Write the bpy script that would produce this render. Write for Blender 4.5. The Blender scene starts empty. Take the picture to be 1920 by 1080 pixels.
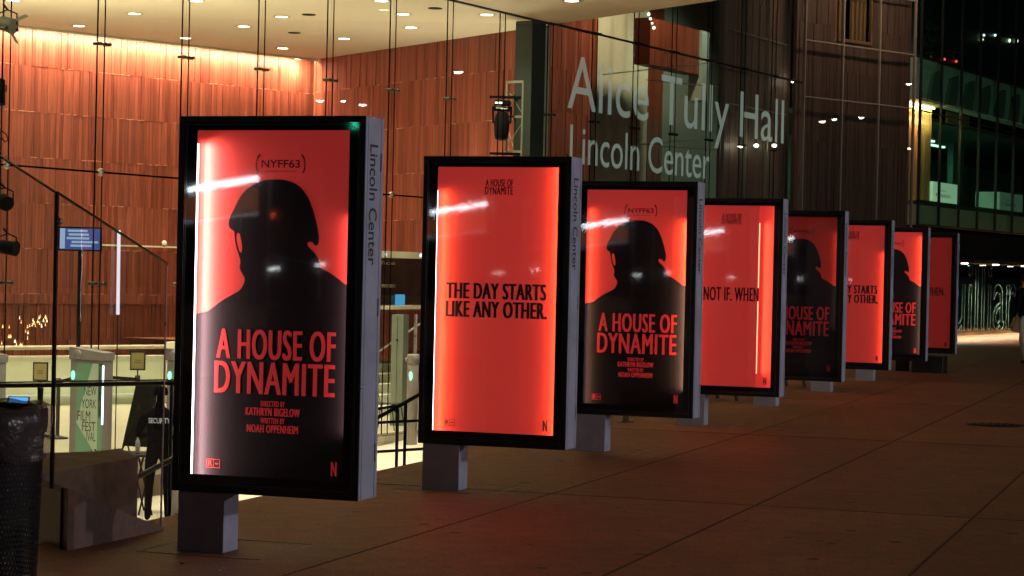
import bpy, bmesh, math, random
import numpy as np
from mathutils import Matrix, Vector
random.seed(7)
R = math.radians
C = bpy.context.scene
COL = C.collection

# ---------------------------------------------------------------- camera
FPX, PIT, ROL = 3970.7, 0.0081, 0.0223        # focal length in pixels of a 1920 wide frame, pitch down, roll
cp, sp, cr, sr = math.cos(PIT), math.sin(PIT), math.cos(ROL), math.sin(ROL)
_right = Vector((cr, sr*sp, sr*cp)); _up = Vector((-sr, cr*sp, cr*cp)); _fwd = Vector((0, cp, -sp))
EYE = 1.6
camd = bpy.data.cameras.new('camera'); cam = bpy.data.objects.new('camera', camd); COL.objects.link(cam)
cam.matrix_world = Matrix(((_right.x, _up.x, -_fwd.x, 0), (_right.y, _up.y, -_fwd.y, 0), (_right.z, _up.z, -_fwd.z, EYE), (0, 0, 0, 1)))
camd.sensor_width = 36; camd.lens = 36*FPX/1920; camd.clip_start = .1; camd.clip_end = 1500
C.camera = cam

# ---------------------------------------------------------------- night sky, moonlight, exposure
SUN_EL, SUN_AZ = R(-4), R(120)
w = bpy.data.worlds.new('World'); C.world = w; w.use_nodes = True
nt = w.node_tree; bg = nt.nodes['Background']
sky = nt.nodes.new('ShaderNodeTexSky'); sky.sky_type = 'NISHITA'; sky.sun_disc = False
sky.sun_elevation = SUN_EL; sky.sun_rotation = SUN_AZ
nt.links.new(sky.outputs[0], bg.inputs[0]); bg.inputs[1].default_value = .015
C.view_settings.view_transform = 'Standard'; C.view_settings.look = 'None'
C.view_settings.exposure = 0; C.view_settings.gamma = 1
cy = C.cycles
cy.max_bounces = 10; cy.diffuse_bounces = 3; cy.glossy_bounces = 3; cy.transmission_bounces = 3; cy.transparent_max_bounces = 24
cy.use_denoising = True; cy.sample_clamp_indirect = 4; cy.caustics_reflective = False; cy.caustics_refractive = False

# ---------------------------------------------------------------- survey: rays, frames
def ray(u, v):
    d = _right*((u-960)/FPX) + _up*((540-v)/FPX) + _fwd
    return d/d.y
def at(u, v, y):                                # the point y metres ahead
    return ray(u, v)*y + Vector((0, 0, EYE))
def atz(u, v, z):                               # the point at height z
    r = ray(u, v); return r*((z-EYE)/r.z) + Vector((0, 0, EYE))
TH = 0.3257                                     # heading of the kiosk row
TF = 0.513                                      # heading of the glass facade
def frame(ox, oy, h, oz=0):                     # local x to the right, y along heading h
    return Matrix.Translation((ox, oy, oz)) @ Matrix.Rotation(-h, 4, 'Z')
def wallframe(ox, oy, h):                       # local x along heading h, y into the building
    return Matrix.Translation((ox, oy, 0)) @ Matrix.Rotation(math.pi/2-h, 4, 'Z')
RM = frame(0, 0, TH)                            # (v, u, z): v across the pavement, u along the row
FM = wallframe(-5.6876, 29.0, TF)               # (s, n, z): s along the facade, n into the lobby
WS, HT = 1.8403, 6.313
DM = wallframe(6.96, 51.4, R(47.9))             # dark corner facade
JM = wallframe(10.5, 55.2, TF)                  # far glass building
def onplane(M, u, v, n=0):                      # pixel ray onto the plane y=n of frame M, in M's coordinates
    Mi = M.inverted(); o = Mi @ Vector((0, 0, EYE)); d = Mi.to_3x3() @ ray(u, v)
    return o + d*((n-o.y)/d.y)
def loc(M, p): return M.inverted() @ Vector(p)

# ---------------------------------------------------------------- materials
MATS = {}
def newmat(name):
    m = bpy.data.materials.new(name); m.use_nodes = True; MATS[name] = m
    return m, m.node_tree, m.node_tree.nodes['Principled BSDF']
def N(nt, t, **k):
    n = nt.nodes.new(t)
    for a, b in k.items(): setattr(n, a, b)
    return n
def pbr(name, col, rough=.5, metal=0, emit=0, ecol=None, var=0, scale=8, bump=0, bscale=60, spec=.5, stretch=None):
    m, nt, b = newmat(name)
    b.inputs['Base Color'].default_value = (*col, 1); b.inputs['Roughness'].default_value = rough
    b.inputs['Metallic'].default_value = metal; b.inputs['Specular IOR Level'].default_value = spec
    if emit:
        b.inputs['Emission Color'].default_value = (*(ecol or col), 1); b.inputs['Emission Strength'].default_value = emit
    if var or bump:
        tc = N(nt, 'ShaderNodeTexCoord'); src = tc.outputs['Object']
        if stretch:
            mp = N(nt, 'ShaderNodeMapping'); mp.inputs['Scale'].default_value = stretch
            nt.links.new(src, mp.inputs[0]); src = mp.outputs[0]
    if var:
        no = N(nt, 'ShaderNodeTexNoise'); no.inputs['Scale'].default_value = scale; no.inputs['Detail'].default_value = 6; no.inputs['Roughness'].default_value = .65
        nt.links.new(src, no.inputs['Vector'])
        mr = N(nt, 'ShaderNodeMapRange'); mr.inputs[1].default_value = .3; mr.inputs[2].default_value = .7
        mr.inputs[3].default_value = 1-var; mr.inputs[4].default_value = 1+var
        nt.links.new(no.outputs[0], mr.inputs[0])
        mx = N(nt, 'ShaderNodeMix', data_type='RGBA', blend_type='MULTIPLY'); mx.inputs[0].default_value = 1
        mx.inputs[6].default_value = (*col, 1); nt.links.new(mr.outputs[0], mx.inputs[7])
        nt.links.new(mx.outputs[2], b.inputs['Base Color'])
        mr2 = N(nt, 'ShaderNodeMapRange'); mr2.inputs[3].default_value = max(.05, rough-.12); mr2.inputs[4].default_value = min(1, rough+.12)
        nt.links.new(no.outputs[0], mr2.inputs[0]); nt.links.new(mr2.outputs[0], b.inputs['Roughness'])
    if bump:
        n2 = N(nt, 'ShaderNodeTexNoise'); n2.inputs['Scale'].default_value = bscale; n2.inputs['Detail'].default_value = 4
        nt.links.new(src, n2.inputs['Vector'])
        bp = N(nt, 'ShaderNodeBump'); bp.inputs['Strength'].default_value = bump; bp.inputs['Distance'].default_value = .01
        nt.links.new(n2.outputs[0], bp.inputs['Height']); nt.links.new(bp.outputs[0], b.inputs['Normal'])
    return m
def emis(name, col, s):
    m = bpy.data.materials.new(name); m.use_nodes = True; nt = m.node_tree; nt.nodes.clear()
    e = N(nt, 'ShaderNodeEmission'); e.inputs[0].default_value = (*col, 1); e.inputs[1].default_value = s
    o = N(nt, 'ShaderNodeOutputMaterial'); nt.links.new(e.outputs[0], o.inputs[0]); MATS[name] = m
    return m
def glass(name, tint=(.95, .98, .96), ior=1.45, rough=0.0, wav=0, wscale=3, wdist=.02, dirt_haze=0):
    m = bpy.data.materials.new(name); m.use_nodes = True; nt = m.node_tree; nt.nodes.clear()
    t = N(nt, 'ShaderNodeBsdfTransparent'); t.inputs[0].default_value = (*tint, 1)
    g = N(nt, 'ShaderNodeBsdfGlossy'); g.inputs[0].default_value = (1, 1, 1, 1); g.inputs['Roughness'].default_value = rough
    f = N(nt, 'ShaderNodeFresnel'); f.inputs[0].default_value = ior
    mx = N(nt, 'ShaderNodeMixShader'); o = N(nt, 'ShaderNodeOutputMaterial')
    ge = N(nt, 'ShaderNodeNewGeometry'); fr = N(nt, 'ShaderNodeMath', operation='MULTIPLY_ADD'); fr.inputs[1].default_value = -1; fr.inputs[2].default_value = 1
    nt.links.new(ge.outputs['Backfacing'], fr.inputs[0]); fm = N(nt, 'ShaderNodeMath', operation='MULTIPLY')   # reflect on entering only
    nt.links.new(f.outputs[0], fm.inputs[0]); nt.links.new(fr.outputs[0], fm.inputs[1])
    nt.links.new(fm.outputs[0], mx.inputs[0]); nt.links.new(t.outputs[0], mx.inputs[1]); nt.links.new(g.outputs[0], mx.inputs[2])
    if wav:
        tc = N(nt, 'ShaderNodeTexCoord'); no = N(nt, 'ShaderNodeTexNoise'); no.inputs['Scale'].default_value = wscale; no.inputs['Detail'].default_value = 2
        nt.links.new(tc.outputs['Object'], no.inputs['Vector'])
        bp = N(nt, 'ShaderNodeBump'); bp.inputs['Strength'].default_value = wav; bp.inputs['Distance'].default_value = wdist
        nt.links.new(no.outputs[0], bp.inputs['Height']); nt.links.new(bp.outputs[0], g.inputs['Normal'])
    out = mx.outputs[0]
    if dirt_haze:
        tc = N(nt, 'ShaderNodeTexCoord'); n2 = N(nt, 'ShaderNodeTexNoise'); n2.inputs['Scale'].default_value = 2.5; n2.inputs['Detail'].default_value = 8
        nt.links.new(tc.outputs['Object'], n2.inputs['Vector'])
        mr = N(nt, 'ShaderNodeMapRange'); mr.inputs[1].default_value = .4; mr.inputs[2].default_value = .8; mr.inputs[3].default_value = .004; mr.inputs[4].default_value = dirt_haze
        nt.links.new(n2.outputs[0], mr.inputs[0])
        d = N(nt, 'ShaderNodeBsdfDiffuse'); d.inputs[0].default_value = (.6, .6, .6, 1)
        m2 = N(nt, 'ShaderNodeMixShader'); nt.links.new(mr.outputs[0], m2.inputs[0]); nt.links.new(out, m2.inputs[1]); nt.links.new(d.outputs[0], m2.inputs[2]); out = m2.outputs[0]
    nt.links.new(out, o.inputs[0]); MATS[name] = m
    return m
def wood(name, a, b_, rough=.42, dark=.55):
    # planks: one random tint per plank (mesh island), long grain
    m, nt, b = newmat(name)
    geo = N(nt, 'ShaderNodeNewGeometry'); tc = N(nt, 'ShaderNodeTexCoord')
    rp = N(nt, 'ShaderNodeValToRGB'); rp.color_ramp.elements[0].color = (*a, 1); rp.color_ramp.elements[1].color = (*b_, 1)
    nt.links.new(geo.outputs['Random Per Island'], rp.inputs[0])
    mp = N(nt, 'ShaderNodeMapping'); mp.inputs['Scale'].default_value = (60, 60, 1.6); nt.links.new(tc.outputs['Object'], mp.inputs[0])
    sc = N(nt, 'ShaderNodeVectorMath', operation='ADD'); cb = N(nt, 'ShaderNodeCombineXYZ')
    ml = N(nt, 'ShaderNodeMath', operation='MULTIPLY'); ml.inputs[1].default_value = 57; nt.links.new(geo.outputs['Random Per Island'], ml.inputs[0])
    nt.links.new(ml.outputs[0], cb.inputs[2]); nt.links.new(mp.outputs[0], sc.inputs[0]); nt.links.new(cb.outputs[0], sc.inputs[1])
    no = N(nt, 'ShaderNodeTexNoise'); no.inputs['Scale'].default_value = 1; no.inputs['Detail'].default_value = 5; nt.links.new(sc.outputs[0], no.inputs['Vector'])
    mr = N(nt, 'ShaderNodeMapRange'); mr.inputs[1].default_value = .3; mr.inputs[2].default_value = .7; mr.inputs[3].default_value = dark; mr.inputs[4].default_value = 1.25
    nt.links.new(no.outputs[0], mr.inputs[0])
    mx = N(nt, 'ShaderNodeMix', data_type='RGBA', blend_type='MULTIPLY'); mx.inputs[0].default_value = 1
    nt.links.new(rp.outputs[0], mx.inputs[6]); nt.links.new(mr.outputs[0], mx.inputs[7])
    nt.links.new(mx.outputs[2], b.inputs['Base Color']); b.inputs['Roughness'].default_value = rough
    return m

M_alu = pbr('kiosk_metal', (.50, .53, .70), .5, .1, var=.20, scale=3.5, bump=.05, bscale=250)
M_edge = pbr('kiosk_edge_metal', (.022, .022, .026), .4, .3)
M_black = pbr('gloss_black', (.003, .003, .004), .4, spec=.1)
M_matt = pbr('matt_black', (.006, .006, .007), .8, spec=.1)
M_cable = pbr('black_cable', (.004, .004, .004), .9, spec=0)
M_rubber = pbr('dark_metal', (.010, .010, .011), .45, 0, var=.3, scale=12)
M_steel = pbr('brushed_steel', (.45, .46, .47), .3, .9, var=.1)
M_print = pbr('dark_print', (.024, .018, .031), .6, spec=.02)
M_chrome = pbr('clamp_steel', (.55, .5, .42), .28, .9); M_clamp = pbr('clamp_dark', (.06, .055, .04), .3, .6)
M_print_warm = pbr('dark_print_warm', (.022, .014, .017), .6, spec=.02)
M_letter_black = pbr('letter_black', (.008, .008, .008), .5)
M_kglass = glass('kiosk_glass', (.97, .98, .99), 1.55, .03, wav=.016, wscale=9, wdist=.004, dirt_haze=.006)
M_fglass = glass('facade_glass', (.92, .97, .93), 1.42, 0, wav=.06, wscale=.8, wdist=.02, dirt_haze=.012)  # whitish veil added to suggest haze and faint reflections
M_bglass = glass('balustrade_glass', (.93, .95, .94), 1.5, 0, dirt_haze=.012)
M_dglass = glass('dark_facade_glass', (.80, .83, .82), 1.4, 0, wav=.05, wscale=.8, wdist=.02)
M_gglass = glass('green_glass', (.70, .88, .79), 1.45, 0, wav=.05, wscale=.7, wdist=.02)
M_woodA = wood('redwood_planks', (.150, .033, .019), (.28, .075, .044))
M_woodS = wood('dark_perforated_wood', (.13, .028, .013), (.21, .05, .022))
M_woodD = wood('dark_corner_wood', (.20, .115, .088), (.28, .165, .125), .5)
M_woodO = wood('pale_wood', (.36, .20, .09), (.46, .27, .12), .5)
M_cream = pbr('cream_plaster', (.80, .84, .68), .7, var=.06, scale=3)
M_plaster = pbr('pale_plaster', (.50, .48, .36), .8, var=.05, scale=2)
M_grey_green = pbr('grey_green_panel', (.24, .29, .26), .5, var=.08, scale=4)
M_granite = pbr('brown_granite', (.19, .115, .085), .55, var=.22, scale=22, bump=.05)
M_granite2 = pbr('worn_granite', (.17, .115, .078), .75, var=.45, scale=5, bump=.12, bscale=30)
M_navy = pbr('guard_uniform', (.004, .004, .006), .9, var=.3, scale=20, spec=.05)
M_skin = pbr('skin', (.32, .18, .12), .5)
M_white_cloth = pbr('white_cloth', (.6, .57, .5), .85, var=.12, scale=10, bump=.2, bscale=14)
M_canvas = pbr('tote_canvas', (.62, .5, .36), .9, var=.1, scale=20)
M_red = (.55, .036, .030)
def poster_mat(name, col, e): return pbr(name, col, .7, emit=e, var=.03, scale=120, spec=.1)

# ---------------------------------------------------------------- mesh helpers
class MB:
    def __init__(s): s.v = []; s.f = []; s.sm = []
    def add(s, vs, fs, smooth=False):
        o = len(s.v); s.v += [tuple(p) for p in vs]; s.f += [tuple(i+o for i in f) for f in fs]; s.sm += [smooth]*len(fs)
        return s
    def box(s, x0, x1, y0, y1, z0, z1, M=None):
        P = [Vector((x, y, z)) for z in (z0, z1) for y in (y0, y1) for x in (x0, x1)]
        if M: P = [M @ p for p in P]
        return s.add(P, [(0, 2, 3, 1), (4, 5, 7, 6), (0, 1, 5, 4), (2, 6, 7, 3), (0, 4, 6, 2), (1, 3, 7, 5)])
    def bbox(s, x0, x1, y0, y1, z0, z1, b=.005, M=None):   # box with a small chamfer on its edges
        bm = bmesh.new(); bmesh.ops.create_cube(bm, size=1)
        for q in bm.verts: q.co = Vector((x0+(q.co.x+.5)*(x1-x0), y0+(q.co.y+.5)*(y1-y0), z0+(q.co.z+.5)*(z1-z0)))
        bmesh.ops.bevel(bm, geom=bm.edges[:], offset=b, segments=2, profile=.5, affect='EDGES')
        bm.verts.index_update()
        s.add([(M @ q.co) if M else q.co for q in bm.verts], [[q.index for q in f.verts] for f in bm.faces]); bm.free(); return s
    def tube(s, pts, r, n=8, cap=True):
        pts = [Vector(p) for p in pts]; rs = r if isinstance(r, (list, tuple)) else [r]*len(pts)
        vs = []; prev = None
        for i, p in enumerate(pts):
            t = (pts[min(i+1, len(pts)-1)] - pts[max(i-1, 0)]).normalized()
            a = prev if prev is not None else (Vector((1, 0, 0)) if abs(t.x) < .8 else Vector((0, 1, 0)))
            b = t.cross(a).normalized(); a = b.cross(t).normalized(); prev = a
            vs += [p + (a*math.cos(2*math.pi*k/n) + b*math.sin(2*math.pi*k/n))*rs[i] for k in range(n)]
        fs = [(i*n+k, i*n+(k+1) % n, (i+1)*n+(k+1) % n, (i+1)*n+k) for i in range(len(pts)-1) for k in range(n)]
        s.add(vs, fs, True)
        if cap:
            s.add(vs[:n], [tuple(range(n))[::-1]]); s.add(vs[-n:], [tuple(range(n))])
        return s
    def ball(s, c, r, n=12, m=8, sc=(1, 1, 1)):
        vs = []
        for j in range(m+1):
            a = math.pi*j/m
            vs += [(c[0]+r*sc[0]*math.sin(a)*math.cos(2*math.pi*k/n), c[1]+r*sc[1]*math.sin(a)*math.sin(2*math.pi*k/n), c[2]+r*sc[2]*math.cos(a)) for k in range(n)]
        return s.add(vs, [(j*n+k, (j+1)*n+k, (j+1)*n+(k+1) % n, j*n+(k+1) % n) for j in range(m) for k in range(n)], True)
    def lathe(s, prof, n=24, c=(0, 0, 0)):
        vs = [(c[0]+r*math.cos(2*math.pi*k/n), c[1]+r*math.sin(2*math.pi*k/n), c[2]+z) for r, z in prof for k in range(n)]
        return s.add(vs, [(j*n+k, j*n+(k+1) % n, (j+1)*n+(k+1) % n, (j+1)*n+k) for j in range(len(prof)-1) for k in range(n)], True)
    def prism(s, poly, off):                    # planar polygon pushed along vector off
        off = Vector(off); a = [Vector(p) for p in poly]; n = len(a)
        vs = a + [p+off for p in a]
        return s.add(vs, [tuple(range(n))[::-1], tuple(range(n, 2*n))] + [(k, (k+1) % n, n+(k+1) % n, n+k) for k in range(n)])
    def poly(s, pts): return s.add(pts, [tuple(range(len(pts)))])
    def bar(s, a, b, w, h=None, M=None):         # square bar from a to b
        a = Vector(a); b = Vector(b); t = (b-a).normalized(); h = h or w
        x = t.cross(Vector((0, 0, 1)) if abs(t.z) < .9 else Vector((0, 1, 0))).normalized(); y = x.cross(t)
        P = [p + x*i*w/2 + y*j*h/2 for p in (a, b) for j in (-1, 1) for i in (-1, 1)]
        return s.add(P, [(0, 2, 3, 1), (4, 5, 7, 6), (0, 1, 5, 4), (2, 6, 7, 3), (0, 4, 6, 2), (1, 3, 7, 5)])
    def build(s, name, mat, parent=None, M=None):
        me = bpy.data.meshes.new(name); me.from_pydata(s.v, [], s.f)
        me.polygons.foreach_set('use_smooth', s.sm); me.materials.append(mat)
        bm = bmesh.new(); bm.from_mesh(me); bmesh.ops.recalc_face_normals(bm, faces=bm.faces[:]); bm.to_mesh(me); bm.free()
        me.update()
        o = bpy.data.objects.new(name, me); COL.objects.link(o)
        if parent is not None: o.parent = parent
        elif M is not None: o.matrix_world = M      # a part shares its thing's frame
        return o
def tag(o, label, cat, group=None):
    o['label'] = label; o['category'] = cat
    if group: o['group'] = group
    return o
def struct(o, kind='structure'): o['kind'] = kind; return o
def thing(name, label, cat, M=None, group=None):
    o = bpy.data.objects.new(name, None); o.empty_display_size = .2; COL.objects.link(o)
    if M is not None: o.matrix_world = M
    return tag(o, label, cat, group)
def lamp(kind, name, M, power, col, parent=None, **k):
    l = bpy.data.lights.new(name, kind); l.energy = power; l.color = col
    for a, b in k.items(): setattr(l, a, b)
    o = bpy.data.objects.new(name, l); COL.objects.link(o)
    if parent is not None: o.parent = parent
    o.matrix_basis = M
    return o
def aim(pos, d):                                # lamp matrix shining along d
    q = Vector(d).to_track_quat('-Z', 'Y'); return Matrix.Translation(pos) @ q.to_matrix().to_4x4()

# flat lettering: returns 2D verts & faces fitted to a box
_tc = {}
def text2d(body, bold=0, space=1.0, ls=.75):
    key = (body, bold, space, ls)
    if key not in _tc:
        cu = bpy.data.curves.new('t', 'FONT'); cu.body = body; cu.size = 1; cu.offset = bold; cu.space_character = space; cu.space_line = ls
        cu.align_x = 'CENTER'; cu.fill_mode = 'FRONT'; cu.resolution_u = 4
        o = bpy.data.objects.new('t', cu); COL.objects.link(o)
        me = bpy.data.meshes.new_from_object(o.evaluated_get(bpy.context.evaluated_depsgraph_get()))
        vs = [(q.co.x, q.co.y) for q in me.vertices]; fs = [tuple(p.vertices) for p in me.polygons]
        bpy.data.objects.remove(o); bpy.data.meshes.remove(me); bpy.data.curves.remove(cu)
        _tc[key] = (vs, fs)
    return _tc[key]
def text_on(mb, body, x0, x1, y0, y1, put, bold=0, space=1.0, ls=.75, heavy=0):
    vs, fs = text2d(body, bold, 1.12 if heavy else space, ls)
    ax = min(q[0] for q in vs); bx = max(q[0] for q in vs); ay = min(q[1] for q in vs); by = max(q[1] for q in vs)
    d = heavy*(x1-x0)
    for k in ((0,) if not heavy else (-1, 0, 1)):
        P = [Vector(put(x0+d+(a-ax)/(bx-ax)*(x1-x0-2*d)+k*d, y0+(b-ay)/(by-ay)*(y1-y0))) for a, b in vs]
        if k: P = [p+Vector((0, k*.00012, 0)) for p in P]
        mb.add(P, fs)
    return mb

# ================================================================ GROUND
SLAB_V = loc(RM, atz(1440, 937, 0)).x; SLAB_W = loc(RM, atz(1705, 1080, 0)).x-SLAB_V
def concrete():
    m, nt, b = newmat('sidewalk_concrete'); L = nt.links
    tc = N(nt, 'ShaderNodeTexCoord'); P = tc.outputs['Object']
    sep = N(nt, 'ShaderNodeSeparateXYZ'); L.new(P, sep.inputs[0])
    n1 = N(nt, 'ShaderNodeTexNoise'); n1.inputs['Scale'].default_value = .7; n1.inputs['Detail'].default_value = 8; n1.inputs['Roughness'].default_value = .7; L.new(P, n1.inputs['Vector'])
    n2 = N(nt, 'ShaderNodeTexNoise'); n2.inputs['Scale'].default_value = 45; n2.inputs['Detail'].default_value = 4; L.new(P, n2.inputs['Vector'])
    rp = N(nt, 'ShaderNodeValToRGB'); rp.color_ramp.elements[0].color = (.150, .056, .024, 1); rp.color_ramp.elements[0].position = .3
    rp.color_ramp.elements[1].color = (.37, .160, .070, 1); rp.color_ramp.elements[1].position = .7; L.new(n1.outputs[0], rp.inputs[0])
    mr = N(nt, 'ShaderNodeMapRange'); mr.inputs[1].default_value = .3; mr.inputs[2].default_value = .7; mr.inputs[3].default_value = .62; mr.inputs[4].default_value = 1.38; L.new(n2.outputs[0], mr.inputs[0])
    mx = N(nt, 'ShaderNodeMix', data_type='RGBA', blend_type='MULTIPLY'); mx.inputs[0].default_value = 1; L.new(rp.outputs[0], mx.inputs[6]); L.new(mr.outputs[0], mx.inputs[7])
    n4 = N(nt, 'ShaderNodeTexNoise'); n4.inputs['Scale'].default_value = 5.5; n4.inputs['Detail'].default_value = 7; n4.inputs['Roughness'].default_value = .7; L.new(P, n4.inputs['Vector'])
    m4 = N(nt, 'ShaderNodeMapRange'); m4.inputs[1].default_value = .3; m4.inputs[2].default_value = .7; m4.inputs[3].default_value = .68; m4.inputs[4].default_value = 1.32; L.new(n4.outputs[0], m4.inputs[0])
    sn = N(nt, 'ShaderNodeVectorMath', operation='SNAP'); sn.inputs[1].default_value = (SLAB_W, 6.5, 50); of = N(nt, 'ShaderNodeVectorMath', operation='SUBTRACT'); of.inputs[1].default_value = (SLAB_V, 8.05, 0)
    L.new(P, of.inputs[0]); L.new(of.outputs[0], sn.inputs[0]); wn_ = N(nt, 'ShaderNodeTexWhiteNoise'); L.new(sn.outputs[0], wn_.inputs['Vector'])
    m5 = N(nt, 'ShaderNodeMapRange'); m5.inputs[3].default_value = .82; m5.inputs[4].default_value = 1.18; L.new(wn_.outputs['Value'], m5.inputs[0])
    pr = N(nt, 'ShaderNodeMath', operation='MULTIPLY'); L.new(m4.outputs[0], pr.inputs[0]); L.new(m5.outputs[0], pr.inputs[1])
    mz = N(nt, 'ShaderNodeMix', data_type='RGBA', blend_type='MULTIPLY'); mz.inputs[0].default_value = 1; L.new(mx.outputs[2], mz.inputs[6]); L.new(pr.outputs[0], mz.inputs[7]); mx = mz
    # gum spots
    vo = N(nt, 'ShaderNodeTexVoronoi'); vo.inputs['Scale'].default_value = 3.2; L.new(P, vo.inputs['Vector'])
    n3 = N(nt, 'ShaderNodeTexNoise'); n3.inputs['Scale'].default_value = 30; L.new(P, n3.inputs['Vector'])
    ad = N(nt, 'ShaderNodeMath', operation='MULTIPLY_ADD'); ad.inputs[1].default_value = .06; L.new(n3.outputs[0], ad.inputs[0]); L.new(vo.outputs['Distance'], ad.inputs[2])
    sx = N(nt, 'ShaderNodeSeparateColor'); L.new(vo.outputs['Color'], sx.inputs[0])
    th = N(nt, 'ShaderNodeMath', operation='MULTIPLY_ADD'); th.inputs[1].default_value = .15; th.inputs[2].default_value = .02; L.new(sx.outputs[0], th.inputs[0])
    lt = N(nt, 'ShaderNodeMath', operation='LESS_THAN'); L.new(ad.outputs[0], lt.inputs[0]); L.new(th.outputs[0], lt.inputs[1])
    m2 = N(nt, 'ShaderNodeMix', data_type='RGBA'); L.new(lt.outputs[0], m2.inputs[0]); L.new(mx.outputs[2], m2.inputs[6]); m2.inputs[7].default_value = (.022, .014, .010, 1)
    L.new(m2.outputs[2], b.inputs['Base Color'])
    rr = N(nt, 'ShaderNodeMapRange'); rr.inputs[3].default_value = .38; rr.inputs[4].default_value = .75; L.new(n1.outputs[0], rr.inputs[0]); L.new(rr.outputs[0], b.inputs['Roughness'])
    bp = N(nt, 'ShaderNodeBump'); bp.inputs['Strength'].default_value = .25; bp.inputs['Distance'].default_value = .006; L.new(n2.outputs[0], bp.inputs['Height']); L.new(bp.outputs[0], b.inputs['Normal'])
    return m
M_conc = concrete()
M_joint = pbr('joint_dark', (.045, .022, .013), .9, var=.5, scale=6)
M_chalk = pbr('joint_sealant', (.42, .33, .26), .8, var=.3, scale=30)
EDGE = -6.3                                      # where the pavement stops at the sunken plaza
U_END = 16.6                                     # where the sunken plaza ends
# pavement: an L around the plaza opening; slab joints are real grooves filled dark
mb = MB()
def sheet(x0, x1, y0, y1, z=0): mb.poly([(x0, y0, z), (x1, y0, z), (x1, y1, z), (x0, y1, z)])
sheet(EDGE, 9, -40, 150)
sheet(-60, EDGE, -40, 8.6)
fsd = lambda s, n: loc(RM, FM @ Vector((s, n, 0)))
# pavement behind the plaza's end, up to the buildings
mb.poly([(EDGE, U_END, 0), (EDGE, 150, 0), (-60, 150, 0), (-60, 45, 0), tuple(fsd(13.2, .3)), tuple(fsd(8.8, -.3))])
side = struct(mb.build('sidewalk', M_conc, M=RM))
mb = MB(); mb.box(9, 9.18, -40, 150, -.15, .012); struct(mb.build('kerb', pbr('kerb_granite', (.2, .18, .16), .7, var=.2), M=RM))
mb = MB(); mb.poly([(9.18, -40, -.14), (60, -40, -.14), (60, 150, -.14), (9.18, 150, -.14)])
struct(mb.build('road', pbr('asphalt', (.03, .03, .032), .75, var=.25, scale=20, bump=.2), M=RM))
vj = [loc(RM, atz(1440, 937, 0)).x, loc(RM, atz(1705, 1080, 0)).x]
mb = MB()
for v in vj + [vj[1]*2-vj[0]]: mb.box(v-.007, v+.007, -20, 120, -.01, .003)
struct(mb.build('pavement_joint', M_joint, M=RM))
mb = MB(); v = vj[0]-(vj[1]-vj[0]); mb.box(v-.005, v+.005, -20, 120, -.01, .003)
for k in range(-3, 20):
    u = 8.05+k*6.5
    mb.box(EDGE+.01, 8.9, u-.004, u+.004, -.01, .0025)
struct(mb.build('pavement_cross_joint', pbr('joint_faint', (.10, .05, .026), .9, var=.5, scale=4), M=RM))
# sunken plaza and lobby floor
mb = MB(); F = lambda s, n, z: loc(RM, FM @ Vector((s, n, z)))
mb.add([F(-40, 0, -1.7), F(2, 0, -1.7), F(9.2, 0, -1.195), F(9.2, -16, -1.195), F(2, -16, -1.7), F(-40, -16, -1.7)], [(0, 5, 4, 1), (1, 4, 3, 2)])
struct(mb.build('plaza_floor', pbr('plaza_stone', (.78, .75, .63), .6, var=.08, scale=2), M=RM))
mb = MB(); mb.box(EDGE-.02, EDGE, 8.6, U_END, -1.7, -.002); mb.box(-60, EDGE-.02, 8.58, 8.6, -1.7, -.002)
q = fsd(8.8, -.3); mb.prism([(EDGE, U_END, -1.7), (q.x, q.y, -1.7), (q.x, q.y, -.002), (EDGE, U_END, -.002)], (.06, .02, 0))
struct(mb.build('plaza_retaining_wall', M_granite2, M=RM))
def tiles(name, col, sx, sy, joint=.5, rough=.35):
    m, nt, b = newmat(name); L = nt.links; tc = N(nt, 'ShaderNodeTexCoord'); br = N(nt, 'ShaderNodeTexBrick'); br.offset = .5
    br.inputs['Scale'].default_value = 1; br.inputs['Brick Width'].default_value = sx; br.inputs['Row Height'].default_value = sy; br.inputs['Mortar Size'].default_value = .006
    br.inputs['Color1'].default_value = (*col, 1); br.inputs['Color2'].default_value = (*[c*.94 for c in col], 1); br.inputs['Mortar'].default_value = (*[c*joint for c in col], 1)
    L.new(tc.outputs['Object'], br.inputs['Vector']); L.new(br.outputs[0], b.inputs['Base Color']); b.inputs['Roughness'].default_value = rough
    return m
mb = MB(); mb.box(-18, 30, -.12, 13, -1.4, -1.19)
struct(mb.build('lobby_floor', tiles('lobby_tiles', (.74, .71, .58), 1.2, .6, .75), M=FM))
# inset sealant squares round each kiosk post
# ================================================================ CEILING
Bc = loc(FM, atz(590, 112, HT)); Bf = loc(FM, atz(1045, 45, HT)); Be = Bf + (Bf-Bc)*2.2     # diagonal edge: corner, glass, tip of the soffit
mb = MB()
cpoly = [(-16, 12), (Bc.x, 12), (Bc.x, Bc.y), (Be.x, Be.y), (-16, Be.y)]
vs = [(x, y, HT) for x, y in cpoly]
mb.prism(vs, (0, 0, .5))
M_ceil = tiles('ceiling_panels', (.76, .68, .54), 2.4, 1.2, .88, .6)
struct(mb.build('ceiling', M_ceil, M=FM))
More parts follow.
